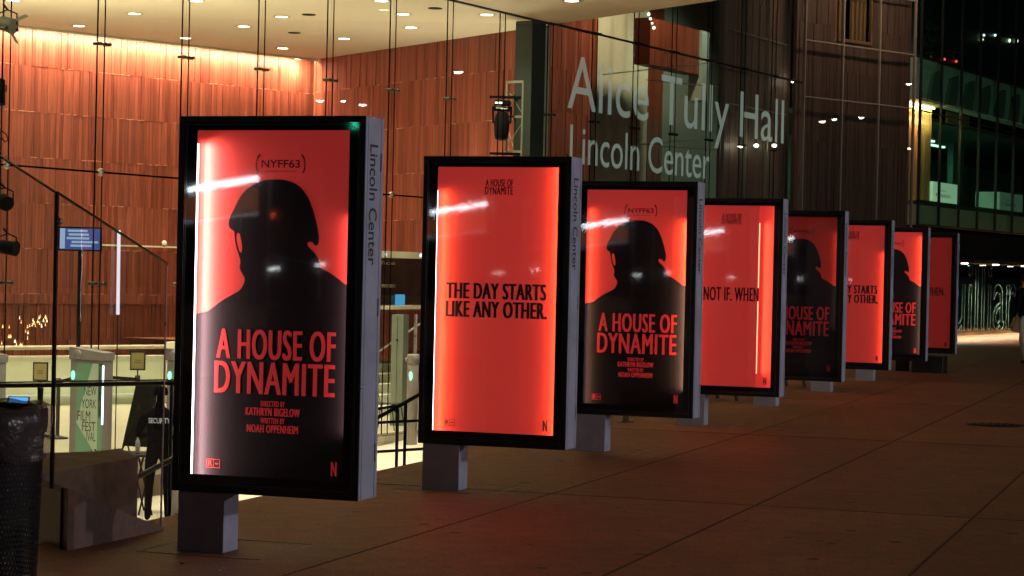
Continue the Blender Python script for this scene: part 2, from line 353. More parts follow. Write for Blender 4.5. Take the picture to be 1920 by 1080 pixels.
# ================================================================ WOOD WALLS
def plankwall(mb, p0, p1, z0, z1, pw=.105, ph=.93, amp=.012, thick=.06, zoff=0, jit=.12, lips=None):
    p0 = Vector(p0); p1 = Vector(p1); d = p1-p0; n = max(1, int(d.length/pw)); d.normalize()
    nrm = Vector((d.y, -d.x))                    # toward the viewer side
    for i in range(n):
        z = z0; first = True
        a = p0 + d*(i*pw); b = p0 + d*((i+1)*pw-.004)
        off = zoff+random.choice((0, 0, 0, .006, -.006))
        zs = [z0]
        zz = z1 - .75 + off
        rows = []
        while zz > z0+.1: rows.append(zz); zz -= ph
        zs += sorted(rows) + [z1]
        for k in range(len(zs)-1):
            e = random.choice((0, 0, .35, .7, 1))*amp
            if lips is not None and k and random.random() < (.5 if math.sin(i*.35+k*2.1) > 0 else .08):
                q = [a+nrm*-.01, b+nrm*-.01, b+nrm*(e+.007), a+nrm*(e+.007)]; lips.prism([(v.x, v.y, zs[k]-.006) for v in q], (0, 0, .011))
            A = a+nrm*e; B = b+nrm*e; C_ = b-nrm*thick; D = a-nrm*thick
            mb.add([(A.x, A.y, zs[k]), (B.x, B.y, zs[k]), (C_.x, C_.y, zs[k]), (D.x, D.y, zs[k]), (A.x, A.y, zs[k+1]-.003), (B.x, B.y, zs[k+1]-.003), (C_.x, C_.y, zs[k+1]-.003), (D.x, D.y, zs[k+1]-.003)],
                   [(0, 1, 5, 4), (4, 5, 6, 7), (0, 3, 2, 1), (1, 2, 6, 5), (3, 0, 4, 7)])
    return mb
A0 = loc(FM, atz(20, 50, HT)).xy; A1 = loc(FM, atz(575, 113, HT)).xy; A1 = A1 + (A1-A0).normalized()*.75
dA = (A1-A0).normalized(); A00 = A0 - dA*9
zA = at(150, 570, 43.9).z
wa = thing('wood_wall', 'long redwood plank wall glowing under the ceiling edge at the back of the lobby', 'wall', FM)
M_lip = pbr('plank_lip', (.55, .32, .18), .5); lp = MB()
mb = plankwall(MB(), A00, A1, zA, HT-.0, pw=.078, lips=lp); mb.build('plank_panel', M_woodA, wa, FM); lp.build('plank_lip', M_lip, wa)
mb = plankwall(MB(), A00+Vector((0, .05)), A1+Vector((0, .05)), -1.19, zA, pw=.06, ph=4, amp=.03, thick=.05); mb.build('perforated_panel', M_woodS, wa, FM)
mb = MB(); q0 = onplane(FM, 200, 458, (A0.y+A1.y)/2-.25); mb.box(q0.x, q0.x+3, q0.y, q0.y+.2, q0.z-.03, q0.z); mb.build('ledge', M_cream, wa, FM)
wb = thing('wood_wall', 'angled redwood plank wall beside the pale plaster strip', 'wall', FM)
B0 = Bc.xy; Bp = loc(FM, atz(980, 55, HT)).xy; Bq = loc(FM, atz(1016, 49.5, HT)).xy
lp = MB(); mb = plankwall(MB(), B0, Bp, -1.19, HT, pw=.10, ph=.98, amp=.012, lips=lp); mb.build('plank_panel', M_woodA, wb, FM); lp.build('plank_lip', M_lip, wb)
db = (Bf.xy-B0).normalized(); nb = Vector((db.y, -db.x))
mb = MB(); mb.prism([(Bp.x, Bp.y, -1.19), (Bq.x, Bq.y, -1.19), (Bq.x, Bq.y, HT-.001), (Bp.x, Bp.y, HT-.001)], (-nb.x*.2, -nb.y*.2, 0)); mb.build('plaster_panel', M_plaster, wb, FM)
mb = MB(); mb.box(Bf.x-.62, Bf.x-.1, .14, .5, -1.19, HT-.002)
tag(mb.build('steel_column', pbr('column_paint', (.035, .05, .045), .4, .2), M=FM), 'dark green steel column just inside the glass between plaster and lettering', 'column')
# cove light along the back wall
cv = thing('cove_light', 'warm strip light washing the top of the redwood wall', 'light', FM)
mb = MB(); mid = (A00+A1)/2; lenA = (A1-A00).length; angA = math.atan2(dA.y, dA.x)
MA = Matrix.Translation((mid.x, mid.y, 0)) @ Matrix.Rotation(angA, 4, 'Z')
mb.box(-lenA/2, lenA/2-.8, -.45, -.42, HT-.05, HT-.002, MA); mb.build('cove_lip', M_plaster, cv, FM)
mb = MB(); mb.box(-lenA/2, lenA/2-.8, -.40, -.36, HT-.03, HT-.004, MA); mb.build('lamp_strip', emis('cove_glow', (1, .72, .4), 14), cv, FM)
lamp('AREA', 'cove_lamp', MA @ aim((-.4, -.34, HT-.034), (0, .36, -1)), 1200, (1, .63, .42), cv, shape='RECTANGLE', size=lenA-.8, size_y=.04)
# ================================================================ DOWNLIGHTS
M_trim = pbr('downlight_trim', (.55, .5, .4), .5)
M_lens = emis('downlight_glow', (1, .86, .62), 16)
mt = MB().lathe([(.125, 0), (.16, -.004), (.165, -.012), (.12, -.012), (.118, .0)], 20)
ml_ = MB().lathe([(.0, -.006), (.118, -.006), (.118, -.001)], 20)
DL = []
proto = None
def downlight(p, label, group, power=110, cone=R(125)):
    global proto
    M = Matrix.Translation((p[0], p[1], HT-.0))
    if proto is None:
        t = thing('downlight', label, 'ceiling light', M, group)
        mt.build('trim_ring', M_trim, t); ml_.build('lens', M_lens, t); proto = t
    else:
        t = proto.copy(); COL.objects.link(t); t.matrix_world = M; t['label'] = label; t['group'] = group
        for ch in [c for c in proto.children if c.type == 'MESH']:
            c = ch.copy(); COL.objects.link(c); c.parent = t
    if power: lamp('SPOT', 'downlight_lamp', Matrix.Translation((0, 0, -.03)), power, (1, .84, .58), t, spot_size=cone, spot_blend=.9, shadow_soft_size=.1)
    return t
inside = [(148, 48), (252, 25), (368, 1), (457, 49), (348, 71), (25, 0), (528, 31), (530, 90), (562, 110), (645, 72), (715, 1), (756, 26), (771, 51), (913, 27)]
pts = [atz(u, v, HT) for u, v in inside]
for p in pts: downlight(p, 'round recessed downlight glowing in the lobby ceiling', 'lobby ceiling downlights', 310)
downlight(atz(1072, 1, HT), 'lone round downlight in the soffit outside the glass wall', 'lobby ceiling downlights', 90)
def pixel(p):
    r = cam.matrix_world.inverted() @ Vector(p); return 960-FPX*r.x/r.z, 540+FPX*r.y/r.z
def mirrored_in_dark(p):
    for Mm in (DM, JM):                           # would its mirror image land in the dark glass?
        q = loc(Mm, p); q.y = -q.y; a, b = pixel(Mm @ q)
        if 1380 < a < 1960 and -20 < b < 600: return True
    return False
for s, n in [(s, n) for s in range(-9, 14, 3) for n in (1.6, 4.2, 7.5)] + [(s, n) for s in range(-8, 9, 4) for n in (-2.6,)]:
    p = FM @ Vector((s, n, HT)); x, y = pixel(p)  # the rest of the grid, above the frame
    bad = mirrored_in_dark(p)
    if (y < -25 or x < -60) and not bad: downlight(p, 'round recessed downlight out over the plaza or the near lobby', 'near ceiling downlights', (400 if n > 0 else 1500), R(125) if n > 0 else R(78))
mbv = MB().lathe([(.0, -.004), (.10, -.004), (.13, -.012), (.13, 0)], 16)
for k, (u, v) in enumerate([(579, 27), (552, 61), (816, 15)]):
    p = atz(u, v, HT); o = mbv.build('ceiling_speaker', M_matt); o.location = (p.x, p.y, HT-.001)
    tag(o, 'small dark round speaker set in the lobby ceiling', 'speaker', 'dark ceiling speakers')
# ================================================================ GLASS FACADE
fa = thing('glass_facade', 'tall cable hung glass wall of the lobby carrying large pale lettering', 'glass wall', FM)
ZT = 11.5
zc1, zc2, zc3 = 4.575, 2.824, 1.30
mb = MB()
for i in range(-3, 14):
    zb = -1.18 if i*WS < 8.6 else .06
    mb.box(i*WS+.004, (i+1)*WS-.004, -.006, .006, zb, HT-.012 if i < 7 else HT-.004)
    if i >= 7: mb.box(i*WS+.004, (i+1)*WS-.004, -.006, .006, HT+.004, ZT)
mb.build('glass_pane', M_fglass, fa)
mb = MB(); mb.box(-3*WS, 8.7, -.12, .12, -1.8, -1.18); mb.box(8.7, 14*WS, -.12, .12, -.02, .06); mb.build('plinth', M_granite2, fa)
for i in range(-2, 14):
    zb = -1.18 if i*WS < 8.6 else .06
    top = HT-.01 if i < 7 else ZT
    m_ = MB()
    for dx, y, r in ((-.028, .05, .011), (.028, -.03, .009)):
        m_.tube([(i*WS+dx, y, zb), (i*WS+dx, y, top)], r, 6)
    m_.build('mullion_cable', M_cable, fa)
    for z in ([zc1, zc3] if i < 7 else [zc1, HT]):
        m_ = MB(); m_.bbox(i*WS-.10, i*WS+.10, -.055, -.022, z-.016, z+.016, .008)
        for e in (-.10, 0, .10): m_.tube([(i*WS+e, -.075, z), (i*WS+e, .05, z)], .026 if e else .02, 10)
        m_.build('glass_clamp', M_rubber if z == HT else M_clamp, fa)
    if i < 7:
        m_ = MB(); m_.ball((i*WS, -.03, zc2), .058, 14, 8, (1, .6, 1)); m_.build('cable_node', M_chrome, fa)
mb = MB(); mb.tube([(-3*WS, -.02, zc2), (6.7*WS, -.02, zc2)], .014, 6); mb.build('horizontal_cable', M_cable, fa)
mb = MB(); mb.box(Bf.x, 14*WS, -.02, .02, HT-.018, HT+.018); mb.build('horizontal_joint', M_rubber, fa)
mb = MB(); mb.box(-3*WS, Bf.x, -.03, .03, HT-.03, HT); mb.build('head_channel', M_rubber, fa)
# the lettering stands on the glass
M_film = pbr('lettering_film', (.60, .64, .56), .6)
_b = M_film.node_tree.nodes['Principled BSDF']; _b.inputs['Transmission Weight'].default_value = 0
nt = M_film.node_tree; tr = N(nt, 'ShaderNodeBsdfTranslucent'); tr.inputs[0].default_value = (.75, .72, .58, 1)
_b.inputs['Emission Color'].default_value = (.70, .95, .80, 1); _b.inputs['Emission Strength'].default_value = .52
tp = N(nt, 'ShaderNodeBsdfTransparent'); mx = N(nt, 'ShaderNodeMixShader'); mx.inputs[0].default_value = .5; m2 = N(nt, 'ShaderNodeMixShader'); m2.inputs[0].default_value = .47
nt.links.new(_b.outputs[0], mx.inputs[1]); nt.links.new(tr.outputs[0], mx.inputs[2]); nt.links.new(mx.outputs[0], m2.inputs[1]); nt.links.new(tp.outputs[0], m2.inputs[2])
nt.links.new(m2.outputs[0], nt.nodes['Material Output'].inputs[0])
def fput(a, b): return (a, -.012, b)
a0 = onplane(FM, 1063, 207); a1 = onplane(FM, 1468, 275); aT = onplane(FM, 1092, 107)
def words(body, x0, x1, zb, zt_, name, tail):
    vs, fs = text2d(body); ax = min(q[0] for q in vs); bx = max(q[0] for q in vs); ay = min(q[1] for q in vs); by = max(q[1] for q in vs)
    adj = {}
    for f in fs:
        for i in f: adj.setdefault(i, set()).update(f)
    seen = set(); isl = []
    for f in fs:
        if f[0] in seen: continue
        st = [f[0]]; comp = set()
        while st:
            i = st.pop()
            if i in comp: continue
            comp.add(i); st += list(adj[i]-comp)
        seen |= comp; isl.append(comp)
    isl.sort(key=lambda c: min(vs[i][0] for i in c)); grp = [[isl[0]]]; edge = max(vs[i][0] for i in isl[0])
    for c in isl[1:]:
        a = min(vs[i][0] for i in c)
        if a-edge > .17: grp.append([])
        grp[-1].append(c); edge = max(edge, max(vs[i][0] for i in c))
    for g in grp:
        ids = set().union(*g); mp = {}; P = []
        for i in sorted(ids):
            mp[i] = len(P); P.append(fput(x0+(vs[i][0]-ax)/(bx-ax)*(x1-x0), zb+(vs[i][1]-ay)/(by-ay)*(zt_-zb)))
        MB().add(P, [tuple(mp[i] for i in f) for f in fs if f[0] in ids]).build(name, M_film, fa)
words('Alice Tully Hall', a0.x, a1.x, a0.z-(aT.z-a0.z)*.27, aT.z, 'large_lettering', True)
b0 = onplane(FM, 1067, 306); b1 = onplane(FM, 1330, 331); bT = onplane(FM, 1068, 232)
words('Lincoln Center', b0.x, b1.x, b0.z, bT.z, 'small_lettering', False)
# ================================================================ ATRIUM behind the lettering
at_ = thing('atrium_wall', 'reddish plank wall with pale curtain strip behind the large lettering', 'wall', FM)
ny = 4.2
sa = onplane(FM, 1046, 200, ny).x; sb = onplane(FM, 1118, 200, ny).x; sc_ = onplane(FM, 1212, 200, ny).x; sd_ = onplane(FM, 1262, 200, ny).x; se = onplane(FM, 1400, 200, ny).x
mb = plankwall(MB(), (sa-.6, ny), (sb, ny), -.5, 11, pw=.14, ph=.98, amp=.012); mb.build('plank_panel', M_woodA, at_, FM)
mb = MB()
n_ = 26
for k in range(n_):                               # softly folded pale curtain
    x = sb+(sc_-sb)*k/n_; xx = sb+(sc_-sb)*(k+1)/n_; y0 = ny+.025*math.sin(k*.9); y1 = ny+.025*math.sin((k+1)*.9)
    mb.add([(x, y0, -.3), (xx, y1, -.3), (xx, y1, 11), (x, y0, 11)], [(0, 1, 2, 3)], True)
mb.build('curtain', M_plaster, at_, FM)
mb = plankwall(MB(), (sc_, ny+.3), (sd_, ny+.3), -.5, 11, pw=.14, ph=2.9, amp=.012); mb.build('dark_plank_panel', M_woodS, at_, FM)
mb = MB(); mb.box(sd_, se+2, ny+.3, ny+.5, -.5, 11); mb.build('green_grey_panel', pbr('atrium_paint', (.22, .24, .19), .6, var=.15), at_, FM)
bk = thing('balcony_front', 'redwood balcony front with a pale end panel high behind the glass', 'balcony', FM)
p1 = onplane(FM, 1218, 92, 2.6); p2 = onplane(FM, 1312, 118, 2.6)
mb = plankwall(MB(), (p1.x, 2.6), (p2.x, 2.6), p1.z-.35, p1.z+.75, pw=.14, ph=5, amp=.008, thick=.4); mb.build('plank_panel', M_woodS, bk, FM)
mb = MB(); mb.box(p2.x, p2.x+.42, 2.55, 2.9, onplane(FM, 1320, 190, 2.6).z, p1.z+.75); mb.build('end_panel', M_grey_green, bk, FM)
M_bulb = emis('bulb_glow', (.9, 1, .8), 2.5)
for (u0, v0, u1, v1, lab) in ((1213, 18, 1226, 52, 'short string of small bulbs hanging by the redwood balcony'), (1365, 2, 1387, 74, 'long string of small bulbs hanging by the dark panels')):
    t = thing('light_string', lab, 'lights', FM)
    a = onplane(FM, u0, v0, 1.6); b = onplane(FM, u1, v1, 1.6); nb_ = 9 if v1 > 60 else 5
    w_ = MB(); w_.tube([(a.x, a.y, ZT-.2), a, b], .006, 5); w_.build('wire', M_rubber, t)
    for k in range(nb_):
        p = a.lerp(b, k/(nb_-1)); m_ = MB(); m_.ball(p, .022+.018*random.random(), 8, 6); m_.build('bulb', M_bulb, t)
# bracing rods inside the atrium
for (u0, v0, u1, v1) in ((1128, 140, 1385, 112), (1212, 150, 1440, 172), (1130, 276, 1300, 262), (1150, 268, 1385, 284)):
    a = onplane(FM, u0, v0, 1.0); b = onplane(FM, u1, v1, 1.3)
    tag(MB().tube([a, b], .011, 6).build('bracing_rod', M_chrome, M=FM), {140: 'upper bracing rod crossing behind the first large word', 150: 'bracing rod sloping behind the second large word', 276: 'lower bracing rod behind the first small word', 268: 'lowest bracing rod sloping across both small words'}[v0], 'rod', 'bracing rods')
for k, (u, v) in enumerate(((1388, 274), (1418, 273), (1452, 273), (1488, 153))):  # lamp reflections in the glass, built as glowing balls on added cords
    p = onplane(FM, u, v, .30 if k else .35); m_ = MB(); m_.ball(p, .055, 10, 6, (1.3, 1, .7)); o = m_.build('pendant_lamp', emis('atrium_pendant_glow%d' % k, (1, .95, .8), 14), M=FM)
    MB().tube([p, (p.x, p.y, 11)], .005, 5).build('cord', M_rubber, o)
    tag(o, ['first of three small bright lamps under the last large word', 'middle of three small bright lamps under the last large word', 'last of three small bright lamps under the last large word', 'single small bright lamp high by the dark corner edge'][k], 'lamp')
lamp('SPOT', 'atrium_lamp', FM @ aim((sb-.6, 1.4, HT+3.4), (.25, .5, -1)), 950, (1, .76, .50), None, spot_size=R(110), spot_blend=.8, shadow_soft_size=.2)
lamp('SPOT', 'atrium_lamp', FM @ aim((sd_-1.2, 1.4, HT+3.4), (.2, .3, -1)), 520, (.95, 1, .8), None, spot_size=R(110), spot_blend=.8, shadow_soft_size=.2)
# ================================================================ DARK CORNER FACADE
dk = thing('dark_facade', 'dark plank building corner behind gridded glass with one lit slatted window', 'building', DM)
LD = 4.33; BW = LD/3
mb = MB()
zl = [0.05, 2.9, 5.99, 7.36, 8.73, 11.5]
wx0, wx1 = BW*1+.06, BW*2-.06
wz0 = onplane(DM, 1615, 78, .1).z
plankwall(mb, (0, .25), (BW, .25), 0, 11.5, pw=.09, ph=2.9, amp=.02, thick=.1)
plankwall(mb, (BW, .25), (2*BW, .25), 0, wz0-.06, pw=.09, ph=2.9, amp=.02, thick=.1)
plankwall(mb, (2*BW, .25), (LD+.2, .25), 0, 11.5, pw=.09, ph=2.9, amp=.02, thick=.1)
mb.build('plank_panel', M_woodD, dk)
mb = MB()
for i in range(3):
    for k in range(len(zl)-1): mb.box(i*BW+.012, (i+1)*BW-.012, -.006, .006, zl[k]+.012, zl[k+1]-.012)
mb.build('glass_pane', M_dglass, dk)
M_mull = pbr('mullion_paint', (.42, .36, .28), .4, .2)
for i in range(4):
    MB().box(i*BW-.014, i*BW+.014, -.05, .03, 0, 11.5).build('mullion', M_mull, dk)
for z in zl[1:-1]:
    m_ = MB()
    for i in range(3): m_.box(i*BW+.0145, (i+1)*BW-.0145, -.04, .028, z-.013, z+.013)
    m_.build('transom', M_mull, dk)
wn = MB(); wn.box(wx0, wx1, .18, .24, wz0-.05, wz0+.03); wn.box(wx0, wx0+.05, .18, .24, wz0+.03, 11); wn.box(wx1-.05, wx1, .18, .24, wz0+.03, 11)
wn = wn.build('window', M_woodO, dk)
m_ = MB()
for k in range(8):
    if k == 3: continue
    x = wx0+.09+k*(wx1-wx0-.18)/7; m_.box(x-.035, x+.035, .34, .42, wz0+.03, 11)
m_.build('slat', M_woodO, wn)
m_ = MB(); m_.box(wx0, wx1, 1.3, 1.35, wz0-.3, 11); m_.build('room_wall', M_plaster, wn)
m_ = MB(); m_.box(wx0-.3, wx1+.3, .5, 1.3, wz0-.12, wz0-.05); m_.build('room_floor', M_plaster, wn)
m_ = MB(); m_.tube([(wx0+.2, .9, 9.6), (wx1-.2, .9, 9.6)], .03); m_.build('room_light', emis('window_lamp_glow', (1, .85, .5), 30), wn)
m_ = MB()
for x in (.6, LD-.6): m_.bar((x, -2.5, 9.97), (x, 0, 10.1), .04)
m_.build('light_arm', M_mull, dk)  # arms for the added fill bar
MB().bbox(.3, LD-.3, -2.56, -2.44, 9.92, 10.02, .02).build('wall_light', emis('wall_light_glow', (1, .8, .6), 3), dk)  # unseen glowing bar added to brighten the upper planks
lamp('AREA', 'wall_lamp', aim((LD/2, -2.5, 9.9), (0, 1, -.75)), 62, (1, .66, .46), dk, shape='RECTANGLE', size=LD-.6, size_y=.1, spread=R(120))  # fill light added for the same planks
# dark planks that continue behind the clear glass
dw = thing('dark_side_wall', 'dark plank wall behind the clear glass under the last lettering', 'wall', FM)
x0 = 12.0*WS
mb = plankwall(MB(), (x0, .55), (14*WS+.55, .55), 0, 11.4, pw=.11, ph=2.6, amp=.015); mb.build('plank_panel', M_woodD, dw, FM)
mb = MB()
for z in (HT+.95, HT-.75): mb.box(x0, 14*WS+.1, .46, .50, z-.012, z+.012)
for s in (12.02, 12.7, 13.4): mb.box(s*WS-.012, s*WS+.012, .44, .52, 0, 11.4)
mb.build('metal_strip', M_mull, dw, FM)
# ================================================================ FAR GLASS BUILDING
J = thing('glass_building', 'dark green glass building beyond the corner with outlined letters along its base', 'building', JM)
def jz(v, u=1716): return onplane(JM, u, v).z
zt, zb_, zs, zsill, zl0, zl1 = jz(103), jz(182), jz(205), jz(375), jz(420), jz(488)
LJ = 34
M_jgreen = pbr('spandrel_green', (.55, .66, .56), .5, var=.15, scale=1.5)
M_jdark = pbr('soffit_dark', (.012, .016, .014), .6)
mb = MB(); mb.box(.05, LJ, .12, .5, zb_, zt); mb.build('upper_band', M_jgreen, J)
M_fin = pbr('fin_dark_green', (.16, .20, .17), .6)
for k in range(12):                                # folded concrete fins behind the band glass
    x = .9+k*1.5; MB().prism([(x, .02, zb_+.02), (x+.75, .02, zb_+.02), (x+.95, .02, zb_+.55), (x+.95, .02, zt-.2), (x+.35, .02, zb_+.75)], (0, .099, 0)).build('band_fin', M_fin, J)
mb = MB(); mb.box(.05, LJ, .12, .5, zl0, zsill); mb.build('lower_band', M_jgreen, J)
mb = MB(); mb.box(.05, LJ, .02, 7, zsill-.1, zsill-.002); mb.build('office_floor', pbr('office_carpet', (.06, .08, .07), .8), J)
mb = MB(); mb.box(.05, LJ, .95, 7, zs, zs+.12); mb.build('office_ceiling', pbr('office_ceiling_paint', (.10, .16, .13), .7), J)
mb = MB(); mb.box(.05, LJ, 6.9, 7, zsill, zs); 
for x in (3.0, 7.5, 13): mb.box(x, x+1.1, 3.2, 3.4, zsill, zs)
mb.build('office_wall', pbr('office_green_wall', (.10, .22, .16), .7, var=.3, scale=.6), J)
mb = plankwall(MB(), (.1, .62), (2.95, .62), zsill, zb_, pw=.2, ph=9, amp=.01); mb.build('wood_panel', M_woodO, J)
mb = plankwall(MB(), (4.3, .62), (6.4, .62), zs, zb_, pw=.4, ph=9, amp=.01); mb.build('slot_panel', M_woodO, J)
mb = MB(); mb.box(.05, LJ, .02, 6, zl1, zl1+.1); mb.box(.05, LJ, .9, 1, zl1+.1, zl0-.0); mb.build('underside', M_jdark, J)
mb = MB(); mb.box(.05, LJ, 5.9, 6, 0, zl1); mb.build('ground_floor_wall', pbr('ground_wall', (.08, .13, .14), .6, var=.5, scale=.8), J)
mb = MB(); mb.box(.05, LJ, 1.0, 1.1, zt, 16); mb.build('upper_wall', pbr('upper_dark', (.012, .03, .028), .5), J)
mb = MB(); nx = 28; dx = 1.72
for i in range(nx-9):
    for a, b in ((zl0, zsill), (zsill, zs), (zs, zb_), (zb_, zt), (zt, 12)): mb.box(i*dx+.03, (i+1)*dx-.03, -.02, -.01, a+.02, b-.02)
mb.build('window_pane', M_gglass, J)
mb = MB()
for i in range(nx-9): mb.box(i*dx+.01, (i+1)*dx-.01, .9, .912, .08, zl1-.01)
mb.build('ground_pane', glass('ground_glass', (.86, .94, .91), 1.45), J)
M_jm = pbr('green_black_mullion', (.012, .016, .014), .4)
for i in range(nx-9): MB().box(i*dx-.028, i*dx+.028, -.06, .01, zl0, 12).build('mullion', M_jm, J)
for z in (zl0, zsill, zs, zt): MB().box(.03, LJ-2, -.045, -.022, z-.018, z+.018).build('transom', M_jm, J)
# outlined giant letters on the ground floor glass
lw = pbr('letter_outline', (.10, .125, .115), .9, spec=0)
vs, fs = text2d('Juilliard')
bm = bmesh.new(); vv = [bm.verts.new((a, 0, b)) for a, b in vs]
for f in fs:
    try: bm.faces.new([vv[i] for i in f])
    except ValueError: pass
bmesh.ops.remove_doubles(bm, verts=bm.verts[:], dist=1e-5)
jl0 = onplane(JM, 1775, 620, .93); jl1 = onplane(JM, 1925, 620, .93)
ax = min(q.co.x for q in bm.verts); bx = max(q.co.x for q in bm.verts); by = max(q.co.z for q in bm.verts); ay = min(q.co.z for q in bm.verts)
mb = MB()
for e in bm.edges:
    if len(e.link_faces) == 1:
        pp = [Vector((jl0.x-.6+(q.co.x-ax)/(bx-ax)*(jl1.x-jl0.x+.6)*1.0, .93, .16+(q.co.z-0)/(by)*2.02)) for q in e.verts]
        if (pp[0]-pp[1]).length > 1e-4: mb.bar(pp[0], pp[1], .042, .02)
bm.free(); mb.build('outlined_lettering', lw, J)
for k, (x, y, ln) in enumerate(((4.2, 3.0, 1.6), (6.4, 2.2, .25), (9.8, 3.4, 1.9), (2.7, 2.0, .3), (13, 4, 1.6))):
    m_ = MB(); m_.box(x, x+ln, y, y+.12, zs-.05, zs-.004); m_.build('office_light', emis('office_glow%d' % k, (.65, 1, .8), 3.5), J)
    lamp('AREA', 'office_lamp', aim((x+ln/2, y+.06, zs-.06), (0, 0, -1)), 30, (.55, 1, .75), J, shape='RECTANGLE', size=ln, size_y=.12)
m_ = MB(); m_.box(.2, 2.9, .53, .56, zb_-.06, zb_-.01); m_.build('slot_light', emis('slot_glow', (1, .78, .4), 10), J)
lamp('AREA', 'slot_lamp', aim((1.6, .52, zb_-.07), (0, .6, -1)), 60, (1, .70, .33), J, shape='RECTANGLE', size=2.6, size_y=.05)
lamp('AREA', 'panel_lamp', aim((1.6, .40, zs-.06), (0, .45, -1)), 26, (1, .66, .32), J, shape='RECTANGLE', size=2.6, size_y=.05)
for x in (2.0, 5, 8, 11, 14, 17):
    m_ = MB().lathe([(0, 0), (.09, 0), (.1, .01), (.1, .03)], 12, (x, .25, zl1-.031)); m_.build('canopy_light', emis('canopy_glow%d' % x, (1, .93, .75), 8), J)
    lamp('SPOT', 'canopy_lamp', aim((x, .25, zl1-.05), (0, -.1, -1)), 950, (1, .88, .64), J, spot_size=R(140), spot_blend=.8, shadow_soft_size=.08)
lamp('AREA', 'ground_floor_lamp', aim((7, 3.6, zl1-.12), (0, .6, -1)), 30, (.45, .9, 1), J, shape='RECTANGLE', size=14, size_y=.1)  # unseen teal lamp added to brighten the ground floor wall
# small lights inside the ground floor
for k, (u, v, c) in enumerate(((1816, 497, (.3, 1, .8)), (1840, 495, (.9, 1, 1)), (1853, 494, (.9, 1, 1)), (1871, 493, (.8, .9, 1)), (1891, 495, (.8, .9, 1)), (1908, 499, (.3, 1, .7)))):
    p = onplane(JM, u, v, 3.2); m_ = MB(); m_.ball(p, .05 if k in (1, 3, 4) else .035, 8, 6, (1.3, 1, .8)); MB().tube([p, (p.x, p.y, zl1)], .008, 5).build('pendant_cord', M_jm, J)
    m_.build('pendant_light', emis('pendant_glow%d' % k, c, 9), J)
for k, (u, v, c) in enumerate(((1845, 66, (.9, 1, 1)), (1866, 66, (.9, 1, 1)), (1893, 76, (1, .95, .7)), (1907, 77, (1, .95, .7)), (1842, 74, (1, .9, .6)), (1771, 111, (1, .05, .03)), (1793, 115, (1, .05, .03)))):
    p = onplane(JM, u, v, .96); m_ = MB(); m_.ball(p, .037, 8, 6, (1, 1, 1.6 if 1 < k < 4 else 1))
    m_.build('upper_light', emis('upper_glow%d' % k, c, 3.5), J)  # reflected dots in the upper glass, built as small glowing balls
def sign_box(u0, u1, v0, v1, e, lab):
    a = onplane(JM, u0, v1, .55); b = onplane(JM, u1, v0, .55)
    t = thing('sign_cube', lab, 'sign', JM)
    m_ = MB().bbox(a.x, b.x, .55, 1.3, zsill+.01, b.z, .01); m_.build('cube_body', pbr('sign_white%d' % u0, (.62, .78, .62), .5, emit=e, ecol=(.75, 1, .75)), t)
    W_ = b.x-a.x; H_ = b.z-zsill
    m_ = text_on(MB(), 'Station', a.x+W_*.22, a.x+W_*.68, zsill+H_*.36, zsill+H_*.54, lambda p, q: (p, .545, q)); text_on(m_, 'Juilliard', a.x+W_*.22, a.x+W_*.5, zsill+H_*.60, zsill+H_*.68, lambda p, q: (p, .545, q)); m_.build('sign_text', M_letter_black, t)
    m_ = MB().lathe([(0, 0), (.045, 0)], 12); m_.v = [(a.x+W_*.12+x, .544, zsill+H_*.45+y) for x, y, z in m_.v]; m_.build('red_dot', pbr('sign_red', (.6, .03, .02), .5), t)
sign_box(1749, 1797, 347, 382, .40, 'brightly lit white sign cube on the upper floor window sill')
sign_box(1874, 1918, 366, 397, .05, 'dim unlit white sign cube on the upper floor window sill')
# ================================================================ TERRACE SHRUB
def foliage(mb, c, rad, n, size, rnd):
    for _ in range(n):
        while True:
            p = Vector((rnd.uniform(-1, 1), rnd.uniform(-1, 1), rnd.uniform(-1, 1)))
            if p.length < 1: break
        p = Vector((c[0]+p.x*rad[0], c[1]+p.y*rad[1], c[2]+p.z*rad[2]))
        a = Vector((rnd.gauss(0, 1), rnd.gauss(0, 1), rnd.gauss(0, 1))).normalized(); b = a.orthogonal().normalized()
        l = size*rnd.uniform(.6, 1.4)
        mb.add([p-a*l, p+b*l*.35, p+a*l, p-b*l*.35], [(0, 1, 2, 3)])
pc = onplane(JM, 1741, 78, .5)
t = thing('terrace_shrub', 'leafy green shrub on the terrace edge of the far glass building', 'shrub', JM)
rn = random.Random(3); m_ = MB()
for k in range(7): foliage(m_, (pc.x+rn.uniform(-.22, .22), .45+rn.uniform(-.12, .2), zt+.25+rn.uniform(.0, .85)), (.2, .18, .2), 55, .10, rn)
m_.build('foliage', pbr('leaf_green', (.05, .13, .07), .5, var=.4, scale=9), t)
m_ = MB()
for k in range(4): m_.tube([(pc.x, .45, zt), (pc.x+rn.uniform(-.1, .1), .45, zt+.4), (pc.x+rn.uniform(-.3, .3), .45+rn.uniform(-.1, .1), zt+1.0)], [.03, .02, .008], 6)
m_.build('stem', pbr('bark', (.08, .06, .04), .8), t)
lamp('SPOT', 'terrace_lamp', JM @ aim((pc.x+1.0, .2, zt+.15), (-1, .25, .5)), 14, (.7, 1, .85), None, spot_size=R(70), shadow_soft_size=.1)
